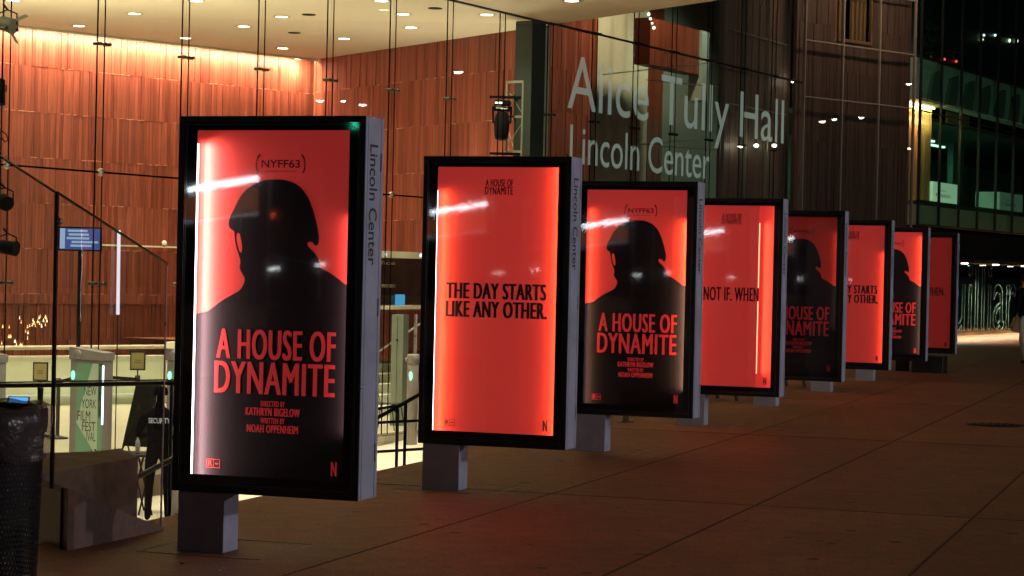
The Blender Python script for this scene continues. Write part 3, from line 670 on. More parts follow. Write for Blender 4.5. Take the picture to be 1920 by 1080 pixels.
# ================================================================ POSTER KIOSKS
KW, KD, KH, KZ, SP = 1.1254, .2686, 2.0923, .3305, 3.7959
KV, KU = -4.44, 10.61
PZT, PZB = KZ+KH-.078, KZ+.098
M_inner = pbr('kiosk_inner', (.02, .02, .022), .6)
M_seal = pbr('glass_seal', (.10, .10, .11), .3, .4)
def fx(f): return .078+f*.917
def fz(f): return PZT-f*(PZT-PZB)
HEL = [(0.218, 0.269), (0.222, 0.255), (0.258, 0.222), (0.295, 0.187), (0.353, 0.161), (0.431, 0.143), (0.529, 0.139), (0.608, 0.142), (0.677, 0.155), (0.733, 0.181), (0.769, 0.214), (0.801, 0.26), (0.821, 0.302), (0.82, 0.31), (0.818, 0.325), (0.8, 0.33), (0.786, 0.325), (0.78, 0.319), (0.75, 0.318), (0.743, 0.327), (0.765, 0.338), (0.801, 0.352), (0.826, 0.374), (0.832, 0.393), (0.875, 0.4), (0.918, 0.412), (0.958, 0.425), (1.013, 0.443), (1.6, 0.47), (1.6, 1.6), (-0.7, 1.6), (-0.7, 0.58), (0.087, 0.528), (0.122, 0.515), (0.167, 0.499), (0.212, 0.486), (0.258, 0.475), (0.304, 0.463), (0.329, 0.445), (0.337, 0.428), (0.311, 0.41), (0.296, 0.396), (0.306, 0.379), (0.287, 0.355), (0.272, 0.336), (0.262, 0.312), (0.257, 0.29), (0.238, 0.287), (0.221, 0.278)]
def smooth(poly, it=1):
    for _ in range(it):
        q = []
        for i in range(len(poly)):
            a, b = poly[i], poly[(i+1) % len(poly)]
            q += [(a[0]*.75+b[0]*.25, a[1]*.75+b[1]*.25), (a[0]*.25+b[0]*.75, a[1]*.25+b[1]*.75)]
        poly = q
    return poly
def laurel(mb, cx, cz, sgn, y):
    for k in range(9):
        a = R(-58+k*14.5); r = .047
        px_ = cx+sgn*(.118+r*math.cos(a)*.62); pz = cz+math.sin(a)*.054
        for side in (-1, 1):
            t = a+R(90)+side*R(38); l, w_ = .0145, .0042
            dx, dz = math.cos(t)*sgn, math.sin(t)
            ox, oz = px_+sgn*side*.003, pz
            mb.add([(ox, y, oz), (ox+dx*l/2-dz*w_, y, oz+dz*l/2+dx*w_), (ox+dx*l, y, oz+dz*l), (ox+dx*l/2+dz*w_, y, oz+dz*l/2-dx*w_)], [(0, 1, 2, 3)])
EM = {1: .42, 2: .62, 3: .60, 4: .58, 5: .10, 6: .46, 7: .60, 8: .17}
#      left strip, right strip (W), and their z ranges
STR = {1: ((34, .0, .95), (2.2, .15, .75)), 2: ((9, 0, .9), (7, 0, 1)), 3: ((4, 0, .9), (9, .1, .85)), 4: ((3, 0, 1), (3, 0, 1)), 5: (None, (.25, .3, .9)), 6: (None, (2.5, 0, .8)), 7: (None, (5, 0, .95)), 8: (None, None)}
KLAB = {1: 'biggest front kiosk, helmeted silhouette poster with fierce white glow down one edge',
        2: 'second kiosk, plain red two line slogan poster glowing at both edges',
        3: 'third kiosk, helmeted silhouette poster with yellow glow along its far edge',
        4: 'fourth kiosk, red poster with a bright curled strip of light beside its short slogan',
        5: 'fifth kiosk, unlit dim silhouette poster almost black',
        6: 'sixth kiosk, plain red poster with slogan partly hidden behind the dim silhouette kiosk',
        7: 'seventh kiosk, lit silhouette poster showing half its helmet between two red neighbours',
        8: 'last kiosk at the far end, dull dark red poster over a black block'}
M_strip = emis('strip_glow', (1, .86, .80), 12)
M_strip_dim = emis('strip_glow_soft', (1, .75, .6), 9)
def kiosk(k):
    O = RM @ Matrix.Translation((KV-KW, KU+SP*(k-1), 0))
    t = thing('poster_kiosk', KLAB[k], 'kiosk', O, 'lit poster kiosks along the sidewalk')
    z0, z1 = KZ, KZ+KH
    mb = MB()                                    # open metal case
    for a in ((0, .03, .012, KD, z0, z1), (KW-.03, KW, .012, KD, z0, z1), (.0302, KW-.0302, .012, KD, z0, z0+.03), (.0302, KW-.0302, .012, KD, z1-.03, z1), (.0302, KW-.0302, KD-.02, KD-.001, z0+.0302, z1-.0302)): mb.bbox(*a, .003)
    mb.build('case', M_alu, t)
    mb = MB()                                    # dark front rim
    for a in ((0, .034, 0, .0115, z0, z1), (KW-.034, KW, 0, .0115, z0, z1), (.0342, KW-.0342, 0, .0115, z0, z0+.034), (.0342, KW-.0342, 0, .0115, z1-.034, z1)): mb.bbox(*a, .003)
    mb.build('front_rim', M_edge, t)
    mb = MB()
    xa, xb, ya, yb = .108, KW-.098, z0+.098, z1-.078
    for a in ((.0345, xa, .014, .017, z0+.0345, z1-.0345), (xb, KW-.0345, .014, .017, z0+.0345, z1-.0345), (xa+.0003, xb-.0003, .014, .017, z0+.0345, ya), (xa+.0003, xb-.0003, .014, .017, yb, z1-.0345)): mb.box(*a)
    mb.build('black_mask', M_black, t)
    mb = MB(); mb.box(.0345, KW-.0345, .006, .010, z0+.0345, z1-.0345); mb.build('glass_pane', M_kglass, t)
    mb = MB(); m_ = .043
    for a in ((m_, m_+.004), (KW-m_-.004, KW-m_)): mb.box(*a, .0115, .0135, z0+m_, z1-m_)
    for a in ((z0+m_, z0+m_+.004), (z1-m_-.004, z1-m_)): mb.box(m_+.0045, KW-m_-.0045, .0115, .0135, *a)
    mb.build('seal', M_seal, t)
    mb = MB()
    for a in ((.034, .04, .02, .14, z0+.04, z1-.04), (KW-.04, KW-.034, .02, .14, z0+.04, z1-.04), (.041, KW-.041, .02, .14, z0+.034, z0+.04), (.041, KW-.041, .02, .14, z1-.04, z1-.034)): mb.box(*a)
    mb.build('lining', M_inner, t)
    if k < 8:
        mb = MB(); mb.bbox(.039, .324, .004, .19, -.02, z0-.001, .004); po = mb.build('post', M_alu, t)
        for z in (.085, .27):
            m_ = MB(); m_.v = []
            m_.lathe([(.0, .0015), (.005, .0015), (.0055, .0), (.0145, .0), (.015, .0015), (.0175, .0015), (.018, -.001)], 16)
            m_.v = [(.18+x, .003-zz, z+y) for x, y, zz in m_.v]; m_.build('bolt', M_alu, po)
    else:
        mb = MB(); mb.bbox(.10, .32, .06, .2, -.02, z0-.001, .004); mb.build('post', M_rubber, t)
    mb = MB(); mb.box(KW-.0005, KW+.0008, .225, .2285, z0+.004, z1-.004); mb.box(KW-.0005, KW+.0008, .040, .0425, z0+.004, z1-.004); mb.build('door_seam', M_edge, t)
    for z in (z0+.25, z0+1.05, z0+1.85): m_ = MB(); m_.tube([(KW+.004, .2268, z-.05), (KW+.004, .2268, z+.05)], .006, 8); m_.build('hinge', M_alu, t)
    m_ = MB(); m_.lathe([(0, .004), (.009, .004), (.011, 0)], 14); m_.v = [(KW+c, .022+a, z0+.62+b) for a, b, c in m_.v]; m_.build('lock', M_steel, t)
    # lettering down the street side
    mb = text_on(MB(), 'Lincoln Center', 0, .66, 0, .115, lambda a, b: (KW+.0012, .068+b, z1-.15-a), bold=.012)
    mb.build('side_lettering', M_letter_black, t)
    # poster
    e = EM[k]; Mp = poster_mat('poster_red_%d' % k, M_red, e)
    mb = MB()
    soldier = k in (1, 3, 5, 7)
    if k in (4, 8):
        xe = .865 if k == 4 else KW-.042
        pts_ = [(.042, .082), (.5, .078), (xe-.09, .070), (xe-.03, .052), (xe, .036)] if k == 4 else [(.042, .08), (xe, .08)]
        for (x0_, y0_), (x1_, y1_) in zip(pts_, pts_[1:]):
            mb.prism([(x0_, y0_, z0+.042), (x1_, y1_, z0+.042), (x1_, y1_, z1-.042), (x0_, y0_, z1-.042)], (0, .002, 0))
        if k == 4: mb.box(xe-.12, KW-.042, .11, .112, z0+.042, z1-.042)
    else:
        mb.box(.042, KW-.042, .08, .083, z0+.042, z1-.042)
    ps = mb.build('poster', Mp, t)
    Mt = poster_mat('poster_red_ink_%d' % k, (.50, .026, .028), e*.9)
    yl = .0785
    put = lambda a, b, y=yl: (a, y, b)
    ysh = lambda x: float(np.interp(x, [q[0] for q in pts_], [q[1] for q in pts_]))-.0012 if k == 4 else None
    def line(body, f0, f1, g0, g1, mat, name, y=yl, bold=.006):
        m_ = text_on(MB(), body, fx(f0), fx(f1), fz(g1), fz(g0), (lambda a, b: (a, min(y, ysh(a)), b)) if k == 4 and name != 'letter_mark' else (lambda a, b: (a, y, b)), 0, heavy=bold); return m_.build(name, mat, ps)
    if soldier:
        pl = [(min(max(fx(a), .0425), KW-.0425), max(fz(b), z0+.043)) for a, b in smooth(HEL, 1)]
        m_ = MB(); m_.poly([(a, yl, b) for a, b in pl]); 
        m_.build('silhouette', M_print_warm if k == 1 else M_print, ps)
        m_ = MB(); m_.poly([(fx(a), yl-.0006, fz(b)) for a, b in smooth([(0.27, 0.303), (0.291, 0.293), (0.306, 0.315), (0.315, 0.342), (0.305, 0.357), (0.286, 0.339)], 1)]); m_.build('strap_gap', Mp, ps)
        m_ = text_on(MB(), 'NYFF63', fx(.43), fx(.685), fz(.106), fz(.083), put, .01)
        for sg in (-1, 1): laurel(m_, fx(.5575), fz(.095), sg, yl)
        text_on(m_, 'spotlight selection', fx(.455), fx(.66), fz(.119), fz(.1135), put)
        m_.build('emblem', M_print, ps)
        y2 = .077
        line('A HOUSE OF', .155, .945, .575, .662, Mt, 'title_text', y2, .0075)
        line('DYNAMITE', .145, .945, .669, .762, Mt, 'title_text', y2, .0075)
        line('DIRECTED BY', .46, .62, .781, .797, Mt, 'credit_text', y2, .006); line('KATHRYN BIGELOW', .36, .72, .801, .824, Mt, 'credit_text', y2, .006)
        line('WRITTEN BY', .46, .62, .830, .846, Mt, 'credit_text', y2, .006); line('NOAH OPPENHEIM', .37, .71, .850, .873, Mt, 'credit_text', y2, .006)
        im = Mt
    else:
        y2 = .0785
        if k in (2, 6):
            line('THE DAY STARTS', .095, .935, .437, .498, M_print, 'slogan_text', y2, .008); line('LIKE ANY OTHER.', .095, .945, .506, .568, M_print, 'slogan_text', y2, .008)
        else:
            O4 = lambda u: (onplane(O, u, 555, .0785).x-.078)/.917
            if k == 4: line('NOT IF. WHEN', O4(1319), O4(1424), .452, .528, M_print, 'slogan_text', y2)
            else: line('NOT IF. WHEN.', .12, .92, .452, .528, M_print, 'slogan_text', y2)
        line('A HOUSE OF', .41, .64, .044, .072, M_print, 'title_text', y2, .0075); line('DYNAMITE', .405, .64, .073, .102, M_print, 'title_text', y2, .0075)
        im = M_print; 
    y3 = .077 if soldier else (.0785)
    if k == 4: y3 = .109
    line('N', .93, .968, .947, .988, im, 'letter_mark', y3, .07)
    y3 = .077 if soldier or k == 4 else .0785
    m_ = text_on(MB(), 'R', fx(.115), fx(.145), fz(.978), fz(.962), lambda a, b: (a, y3, b), .02)
    for a in ((.105, .195, .957, .9585), (.105, .195, .9815, .983), (.105, .108, .957, .983), (.15, .153, .957, .983), (.192, .195, .957, .983), (.162, .184, .968, .972)): m_.box(fx(a[0]), fx(a[1]), y3-.0002, y3, fz(a[3]), fz(a[2]))
    m_.build('rating_mark', im, ps)
    # light strips inside the case
    for sd, q in enumerate(STR[k]):
        if not q: continue
        P, f0, f1 = q; za, zb2 = z0+.05+(KH-.1)*f0, z0+.05+(KH-.1)*f1
        x = (.1005 if k == 1 else .0985 if k == 2 else .09) if sd == 0 else KW-.075
        tr_r = .010 if k == 1 and sd == 0 else .006; xt = {1: .089, 2: .091}.get(k, .06) if sd == 0 else KW-.058
        if k == 4 and sd == 1: x = KW-.055
        MB().tube([(xt, .052, za), (xt, .052, zb2)], tr_r, 8).build('light_strip', M_strip if P > 2 else M_strip_dim, t)
        lamp('AREA', 'strip_lamp', aim((x, .046, (za+zb2)/2), (1 if sd == 0 else -1, .55, 0)), P*.5, (1, .82, .72) if k == 1 else (1, .60, .20), t, shape='RECTANGLE', size=.02, size_y=zb2-za, spread=R(76))
    for sd in (0, 1):                            # light thrown straight back beside the bright tubes
        q = STR[k][sd]
        if q and q[0] > 6:
            za, zb2 = z0+.05+(KH-.1)*q[1], z0+.05+(KH-.1)*q[2]; x = {1: .1005, 2: .0985}.get(k, .09) if sd == 0 else KW-.08
            lamp('AREA', 'strip_lamp', aim((x, .05, (za+zb2)/2), (.35 if sd == 0 else -.35, 1, 0)), q[0]*.16, (1, .82, .72) if k == 1 else (1, .64, .24), t, shape='RECTANGLE', size=.02, size_y=zb2-za, spread=R(120))
    if k == 4:
        za, zb2 = z0+.24, z0+KH-.26
        MB().tube([(.862, .062, za), (.865, .056, zb2)], .007, 8).build('light_strip', emis('strip_glow_orange', (1, .42, .22), 2.6), t)
        lamp('AREA', 'strip_lamp', aim((.878, .062, (za+zb2)/2), (1, .5, 0)), 3, (1, .60, .25), t, shape='RECTANGLE', size=.02, size_y=zb2-za, spread=R(76))
    # sealant square round the post foot
    return O
for k in range(1, 9): kiosk(k)
mb = MB()
for k in range(1, 8):
    O = Matrix.Translation((KV-KW, KU+SP*(k-1), 0)); x0, x1, y0, y1 = -.12, .62, -.16, .55
    for a in ((x0, x1, y0-.009, y0), (x0, x1, y1, y1+.009), (x0-.009, x0, y0, y1), (x1, x1+.009, y0, y1)): mb.box(a[0], a[1], a[2], a[3], -.01, .0035, O)
struct(mb.build('pavement_sealant', M_chalk, M=RM))
O8 = RM @ Matrix.Translation((KV-KW, KU+SP*7, 0))
tag(MB().bbox(.42, .97, -.28, .25, -.01, .29, .02).build('weight_block', M_rubber, M=O8), 'low black block on the sidewalk under the last dark red kiosk', 'block')
# manhole cover
q = loc(RM, atz(1868, 797, 0))
t = thing('manhole_cover', 'dark round iron cover set in the sidewalk by the long joint', 'manhole', RM @ Matrix.Translation((q.x, q.y, 0)))
MB().lathe([(.33, .0), (.33, .006), (0, .006)], 32).build('iron_disc', pbr('cast_iron', (.03, .026, .022), .5, .5, var=.4, scale=25), t)
m_ = MB()
for a in range(-3, 4):
    for b in range(-3, 4):
        if a*a+b*b < 11: m_.box(a*.08-.02, a*.08+.02, b*.08-.02, b*.08+.02, .0065, .010)
m_.build('tread_pattern', M_rubber, t)
# litter flecks
rn = random.Random(11); lit = pbr('paper_litter', (.55, .5, .42), .8)
for k, (u, v) in enumerate(((415, 1071), (421, 1067), (343, 1058), (1440, 1019), (1206, 857), (365, 1072))):
    p = atz(u, v, 0); m_ = MB(); a = rn.random()*3; c, s = math.cos(a)*.018, math.sin(a)*.018
    m_.add([(c, s, .002), (-s, c, .012), (-c, -s, .003), (s, -c, .009)], [(0, 1, 2), (0, 2, 3)])
    o = m_.build('paper_scrap', lit); o.location = (p.x, p.y, .001); tag(o, 'tiny pale scrap of litter lying on the dark sidewalk', 'litter', 'litter scraps on the sidewalk')
# ================================================================ STONE WEDGE AND GLASS BALUSTRADE
def onv(u, v, vv):                               # pixel ray onto the vertical plane v=vv of the row frame
    Mi = RM.inverted(); o = Mi @ Vector((0, 0, EYE)); d = Mi.to_3x3() @ ray(u, v); return o + d*((vv-o.x)/d.x)
def onu(u, v, uu):
    Mi = RM.inverted(); o = Mi @ Vector((0, 0, EYE)); d = Mi.to_3x3() @ ray(u, v); return o + d*((uu-o.y)/d.y)
c0 = loc(RM, atz(126, 1033, 0)); c1 = loc(RM, atz(78, 1014, 0)); tip = loc(RM, atz(307, 994, 0))
hc = onv(117, 919, c0.x).z; hl_ = hc+.02
dl = (c1-c0)*2.2
mb = MB()
base = [c0, tip, tip+Vector((-.32, .02, 0)), c0+dl]
top = [Vector((c0.x, c0.y, hc)), Vector((tip.x, tip.y, .012)), Vector((tip.x-.32, tip.y+.02, .012)), Vector((c0.x+dl.x, c0.y+dl.y, hl_))]
vs = [Vector((p.x, p.y, -.05)) for p in base]+top
mb.add(vs, [(3, 2, 1, 0), (4, 5, 6, 7), (0, 1, 5, 4), (1, 2, 6, 5), (2, 3, 7, 6), (3, 0, 4, 7)])
wdg = mb.build('stone_wedge', M_granite, M=RM)
tag(wdg, 'sloping brown granite wedge under the glass balustrade behind the litter bin', 'stone wall')
sj = loc(RM, atz(115, 1025, 0))
mb = MB(); j0 = c0.lerp(c1, .22); mb.box(j0.x-.004, j0.x+.004, j0.y-.012, j0.y+.02, 0, hc-.004); mb.build('joint', M_joint, wdg)
gb = thing('glass_balustrade', 'frameless clear glass balustrade with a sloping top over the granite wedge', 'balustrade', RM)
gv = c0.x-.05
g1 = [onv(108, 361, gv), onv(315, 495, gv), onv(303, 989, gv), onv(98, 916, gv)]
mb = MB(); mb.prism(g1, (-.016, 0, 0)); mb.build('glass_pane', M_bglass, gb)
M_gedge = pbr('glass_edge', (.015, .02, .02), .15)
m_ = MB(); m_.bar(g1[0]+Vector((-.008, 0, .003)), g1[1]+Vector((-.008, 0, .003)), .017, .008); m_.build('top_edge', M_gedge, gb)
m_ = MB(); m_.bar(g1[1]+Vector((-.008, .004, -.01)), g1[2]+Vector((-.008, .004, 0)), .006, .014); m_.build('end_edge', M_steel, gb)
m_ = MB(); m_.bar(g1[0]+Vector((-.0, -.006, 0)), g1[3]+Vector((-.0, -.006, 0)), .018, .018); m_.build('corner_seam', M_rubber, gb)
a, b = g1[0], g1[3]
p2 = onu(0, 291, a.y+.25); dv = (p2-a)
g2 = [a, a+dv*1.6, Vector(((a+dv*1.6).x, (a+dv*1.6).y, b.z+.1)), b]
mb = MB(); mb.prism([q+Vector((-.012, -.012, 0)) for q in g2], (0, .016, 0)); mb.build('side_pane', M_bglass, gb)
m_ = MB(); m_.bar(g2[0]+Vector((-.012, -.004, .003)), g2[1]+Vector((-.012, -.004, .003)), .017, .008); m_.build('side_top_edge', M_gedge, gb)
m_ = MB(); q = onv(109, 415, gv); m_.ball((q.x+.01, q.y-.006, q.z), .022, 10, 6); m_.build('glass_clamp', M_chrome, gb)
# worn stone pier inside the stair well
zt_ = .26
P = [atz(60, 893, zt_), atz(186, 869, zt_), atz(259, 858, zt_)]
poly = [P[0], P[1], P[2], P[2]+Vector((-.25, .7, 0)), P[1]+Vector((-.2, .9, 0)), P[0]+Vector((-.9, 1.2, 0))]
mb = MB(); mb.prism([Vector((p.x, p.y, -1.75)) for p in poly], (0, 0, 1.75+zt_)); tag(mb.build('stone_pier', M_granite2), 'worn low granite pier seen through the glass balustrade', 'pier')
# ================================================================ HANDRAILS
hr = thing('handrail', 'level dark handrail crossing in front of the cream parapet', 'handrail')
MB().tube([at(-60, 724, 17.3), at(100, 722, 17.3), at(330, 718, 17.3)], .019, 10).build('rail', M_rubber, hr)
MB().tube([at(-60, 718, 17.35), at(330, 712, 17.35)], .007, 6).build('upper_rod', M_rubber, hr)
q = at(76, 727, 17.3); MB().tube([q, q+Vector((0, 0, -.06)), q+Vector((-.005, 0, -.3)), q+Vector((-.005, 0, -2.2))], [.026, .024, .012, .016], 10).build('rail_post', M_rubber, hr)
q = at(322, 722, 17.3); MB().tube([q, q+Vector((0, 0, -2.2))], .016, 8).build('rail_post', M_rubber, hr)
h2 = thing('handrail', 'sloping grey stair handrail in front of the security guard', 'handrail')
MB().tube([at(245, 902, 15.2), at(262, 892, 15.2), at(345, 850, 15.2)], .021, 10).build('rail', M_steel, h2)
q = at(250, 900, 15.2); MB().tube([q, q+Vector((0, 0, -1.5))], .018, 8).build('rail_post', M_rubber, h2)
fn = thing('stair_railing', 'black stair railing between the two front kiosks with sloping top rail', 'railing')
d = 17.9
MB().tube([at(690, 791, d), at(716, 779, d), at(784, 741, d), at(830, 716, d)], .017, 10).build('top_rail', M_rubber, fn)
for (v0, v1) in ((795, 786), (850, 839)): 
    m_ = MB(); m_.bar(at(660, v0, d), at(835, v1, d), .012, .024); m_.build('middle_rail', M_rubber, fn)
m_ = MB(); m_.bar(at(660, 775, d), at(742, 761, d), .012, .022); m_.build('short_rail', M_rubber, fn)
for (u, v) in ((746, 766), (761, 755)):
    q = at(u, v, d); m_ = MB(); m_.bar(q, Vector((q.x-.01, q.y, -1.7)), .026, .026); m_.build('rail_post', M_rubber, fn)
m_ = MB(); q = at(744, 768, d); m_.tube([q+Vector((-.02, -.01, 0)), q+Vector((.004, -.012, -.03)), q+Vector((.006, -.012, -.5))], .012, 8); m_.build('rail_bracket', M_rubber, fn)
# ================================================================ LITTER BIN
M_perf, nt, b = newmat('perforated_bin')
b.inputs['Base Color'].default_value = (.003, .003, .0035, 1); b.inputs['Roughness'].default_value = .5; b.inputs['Specular IOR Level'].default_value = .15
tc = N(nt, 'ShaderNodeTexCoord'); sep = N(nt, 'ShaderNodeSeparateXYZ'); nt.links.new(tc.outputs['Object'], sep.inputs[0])
an = N(nt, 'ShaderNodeMath', operation='ARCTAN2'); nt.links.new(sep.outputs[1], an.inputs[0]); nt.links.new(sep.outputs[0], an.inputs[1])
def mth(op, a, bv=None, cv=None):
    m = N(nt, 'ShaderNodeMath', operation=op)
    for i, x in enumerate((a, bv, cv)):
        if x is None: continue
        if isinstance(x, (int, float)): m.inputs[i].default_value = x
        else: nt.links.new(x, m.inputs[i])
    return m.outputs[0]
row = mth('MULTIPLY', sep.outputs[2], 52.0); fr = mth('FLOOR', row); par = mth('MULTIPLY', mth('MODULO', fr, 2.0), .5)
colu = mth('ADD', mth('MULTIPLY', an.outputs[0], 16.0), par)
fxn = mth('SUBTRACT', mth('FRACT', colu), .5); fyn = mth('SUBTRACT', mth('FRACT', row), .5)
r2 = mth('ADD', mth('MULTIPLY', fxn, fxn), mth('MULTIPLY', fyn, fyn)); hole = mth('LESS_THAN', r2, .085)
hz = mth('MULTIPLY', hole, mth('GREATER_THAN', sep.outputs[2], .08)); hz = mth('MULTIPLY', hz, mth('LESS_THAN', sep.outputs[2], .93))
tp = N(nt, 'ShaderNodeBsdfTransparent'); mx = N(nt, 'ShaderNodeMixShader'); nt.links.new(hz, mx.inputs[0]); nt.links.new(b.outputs[0], mx.inputs[1]); nt.links.new(tp.outputs[0], mx.inputs[2])
nt.links.new(mx.outputs[0], nt.nodes['Material Output'].inputs[0])
q = at(-62, 800, 7.9)
tb = thing('litter_bin', 'black perforated metal litter bin with a clear liner folded over its rim', 'litter bin', Matrix.Translation((q.x, q.y, 0)))
MB().lathe([(.255, .02), (.262, .3), (.272, .6), (.283, .95)], 64).build('basket', M_perf, tb)
MB().lathe([(.0, .02), (.26, .02), (.26, .05), (.0, .05)], 40).build('base_plate', M_rubber, tb)
MB().lathe([(.282, .95), (.293, .96), (.297, 1.0), (.295, 1.045), (.283, 1.05), (.275, 1.04), (.272, .97)], 48).build('rim', M_rubber, tb)
rn = random.Random(5); n = 72; prof = [(.262, .62), (.268, .85), (.278, 1.02), (.296, 1.062), (.309, 1.05), (.310, .99), (.305, .93), (.309, .885), (.303, .865)]
vs = []
for j, (r, z) in enumerate(prof):
    for k in range(n):
        a = 2*math.pi*k/n; wv = .004*math.sin(7*a+j*1.3)+.003*math.sin(17*a-j*2.1)+.001*rn.uniform(-1, 1)
        vs.append(((r+wv*(j > 2))*math.cos(a), (r+wv*(j > 2))*math.sin(a), z+.010*math.sin(5*a+1)*(j > 6)+.004*math.sin(11*a)))
m_ = MB(); m_.add(vs, [(j*n+k, j*n+(k+1) % n, (j+1)*n+(k+1) % n, (j+1)*n+k) for j in range(len(prof)-1) for k in range(n)], True)
M_bag = bpy.data.materials.new('bin_liner'); M_bag.use_nodes = True; nt = M_bag.node_tree; b = nt.nodes['Principled BSDF']
b.inputs['Base Color'].default_value = (.13, .09, .085, 1); b.inputs['Roughness'].default_value = .25
tp = N(nt, 'ShaderNodeBsdfTransparent'); mx = N(nt, 'ShaderNodeMixShader'); mx.inputs[0].default_value = .45
no = N(nt, 'ShaderNodeTexNoise'); no.inputs['Scale'].default_value = 22; bp = N(nt, 'ShaderNodeBump'); bp.inputs['Strength'].default_value = .35; bp.inputs['Distance'].default_value = .02
tc = N(nt, 'ShaderNodeTexCoord'); nt.links.new(tc.outputs['Object'], no.inputs['Vector']); nt.links.new(no.outputs[0], bp.inputs['Height']); nt.links.new(bp.outputs[0], b.inputs['Normal'])
nt.links.new(b.outputs[0], mx.inputs[1]); nt.links.new(tp.outputs[0], mx.inputs[2]); nt.links.new(mx.outputs[0], nt.nodes['Material Output'].inputs[0])
m_.build('liner', M_bag, tb)
# ================================================================ LOBBY: parapet, benches, stair, box office
pp = thing('parapet', 'cream lobby parapet with a pale tube rail and a lit ledge along its foot', 'wall', FM)
a = loc(FM, at(-20, 669, 40.3)); b = loc(FM, at(335, 664, 42.6)); dd = (b-a); dd.z = 0; a2 = a-dd*1.2; b2 = b+dd*.55
zc_ = (a.z+b.z)/2
nrm = Vector((dd.y, -dd.x, 0)).normalized()
def slab(mb, p, q, z0, z1, d0, d1):              # wall slab between p and q, from d0 to d1 along the outward normal
    P = [p+nrm*d0, q+nrm*d0, q+nrm*d1, p+nrm*d1]; return mb.prism([(v.x, v.y, z0) for v in P], (0, 0, z1-z0))
slab(MB(), a2, b2, -1.19, zc_-.04, 0, .2).build('wall_face', M_cream, pp, FM)
slab(MB(), a2, b2, zc_-.04, zc_, -.05, .24).build('coping', pbr('pale_coping', (.7, .68, .58), .5), pp, FM)
slab(MB(), a2, b2, -1.05, -.98, .201, .30).build('ledge', M_cream, pp, FM)
slab(MB(), a2, b2, -1.0, -.985, .302, .312).build('ledge_light', emis('ledge_glow', (1, .96, .8), .9), pp, FM)
tr_ = loc(FM, at(-20, 654.5, 41.5)); tr2 = loc(FM, at(335, 649, 43.8)); MB().tube([tr_-dd*1.2, tr2+dd*.5], .045, 10).build('tube_rail', pbr('tube_cream', (.7, .66, .52), .4), pp, FM)
# stair up to the rear level
st = thing('lobby_stair', 'pale lobby stair beyond the grey pillar with a slanting steel handrail', 'stairs', FM)
s0 = loc(FM, at(650, 690, 39.5)); s1 = loc(FM, at(900, 690, 39.5)); 
mb = MB()
for k in range(7): 
    y = 2.5+k*.34; mb.box(10.9, 14.0, y, 2.5+7*.34+.01 if k < 6 else 7.5, -1.19+k*.175+.001, -1.19+(k+1)*.175)
mb.build('flight', M_cream, st, FM)
MB().tube([at(690, 672, 41), at(790, 606, 41)], .022, 8).build('handrail', M_steel, st)
st.children[-1].matrix_parent_inverse = FM.inverted()
bo = thing('box_office', 'dark lobby ticket window above a cream counter with a lit fascia', 'ticket booth', FM)
dbo = 42.0
c = loc(FM, at(755, 573, dbo)); x0, x1 = loc(FM, at(705, 573, dbo)).x-1.2, c.x+2.6; y = c.y
def zz(v, u=755): return at(u, v, dbo).z
MB().box(x0, x1, y-.3, y, zz(579), zz(573)).build('counter', M_cream, bo, FM)
plankwall(MB(), (x0, y-.1), (x1, y-.1), -.2, zz(579.2), pw=.12, ph=4, amp=.006).build('counter_front', M_woodA, bo, FM)
MB().box(x0, x1, y-.05, y+.3, zz(484), zz(472)).build('fascia', M_cream, bo, FM)
MB().box(x0, x1, y+.9, y+1, zz(573), zz(484)).build('dark_interior', pbr('booth_dark', (.02, .022, .024), .4), bo, FM)
MB().box(x0, x1, y-.02, y-.008, zz(572.8), zz(555)).build('glass_screen', glass('screen_glass', (.7, .8, .75), 1.6), bo, FM)
MB().box(x0, x1, y-.02, y-.008, zz(554.5), zz(484.5)).build('window_pane', glass('booth_glass', (.5, .52, .52), 1.5), bo, FM)
m_ = text_on(MB(), 'Box Office', c.x-2.0, c.x-.35, zz(497), zz(490.5), lambda p, q: (p, y-.024, q)); m_.build('booth_lettering', pbr('booth_letters', (.28, .28, .26), .5), bo, FM)
for sx in (-1.15, -.95, -.75, .55, .7):
    m_ = MB(); m_.lathe([(0, 0), (.04, 0)], 10); m_.v = [(c.x+sx+p, y-.053, zz(478)+q) for p, q, r_ in m_.v]; m_.build('fascia_lamp', emis('fascia_glow%d' % int(sx*100), (.9, .9, 1), 2), bo, FM)
q = loc(FM, at(750, 562, dbo-.2)); tag(MB().bbox(q.x-.11, q.x+.11, q.y-.05, q.y+.05, zz(572.5), zz(552), .01).build('leaflet_box', emis('blue_card', (.10, .42, .75), .8), M=FM), 'small bright blue display screen standing on the cream counter', 'screen')
# grey square pillar
pl = thing('square_pillar', 'grey green square metal pillar standing before the lobby stair', 'pillar')
q = at(751, 590, 37.6); 
Mq = Matrix.Translation((q.x, q.y, 0)) @ Matrix.Rotation(R(-22), 4, 'Z')
pl.matrix_world = Mq
MB().bbox(-.115, .115, -.115, .115, -1.7, q.z, .006).build('shaft', M_grey_green, pl)
MB().box(-.004, .004, -.118, -.116, -1.1, q.z-.02).build('seam', M_rubber, pl)
m_ = MB(); m_.ball((-.0, -.12, q.z-.45), .02, 8, 6); m_.build('lock_knob', M_matt, pl)
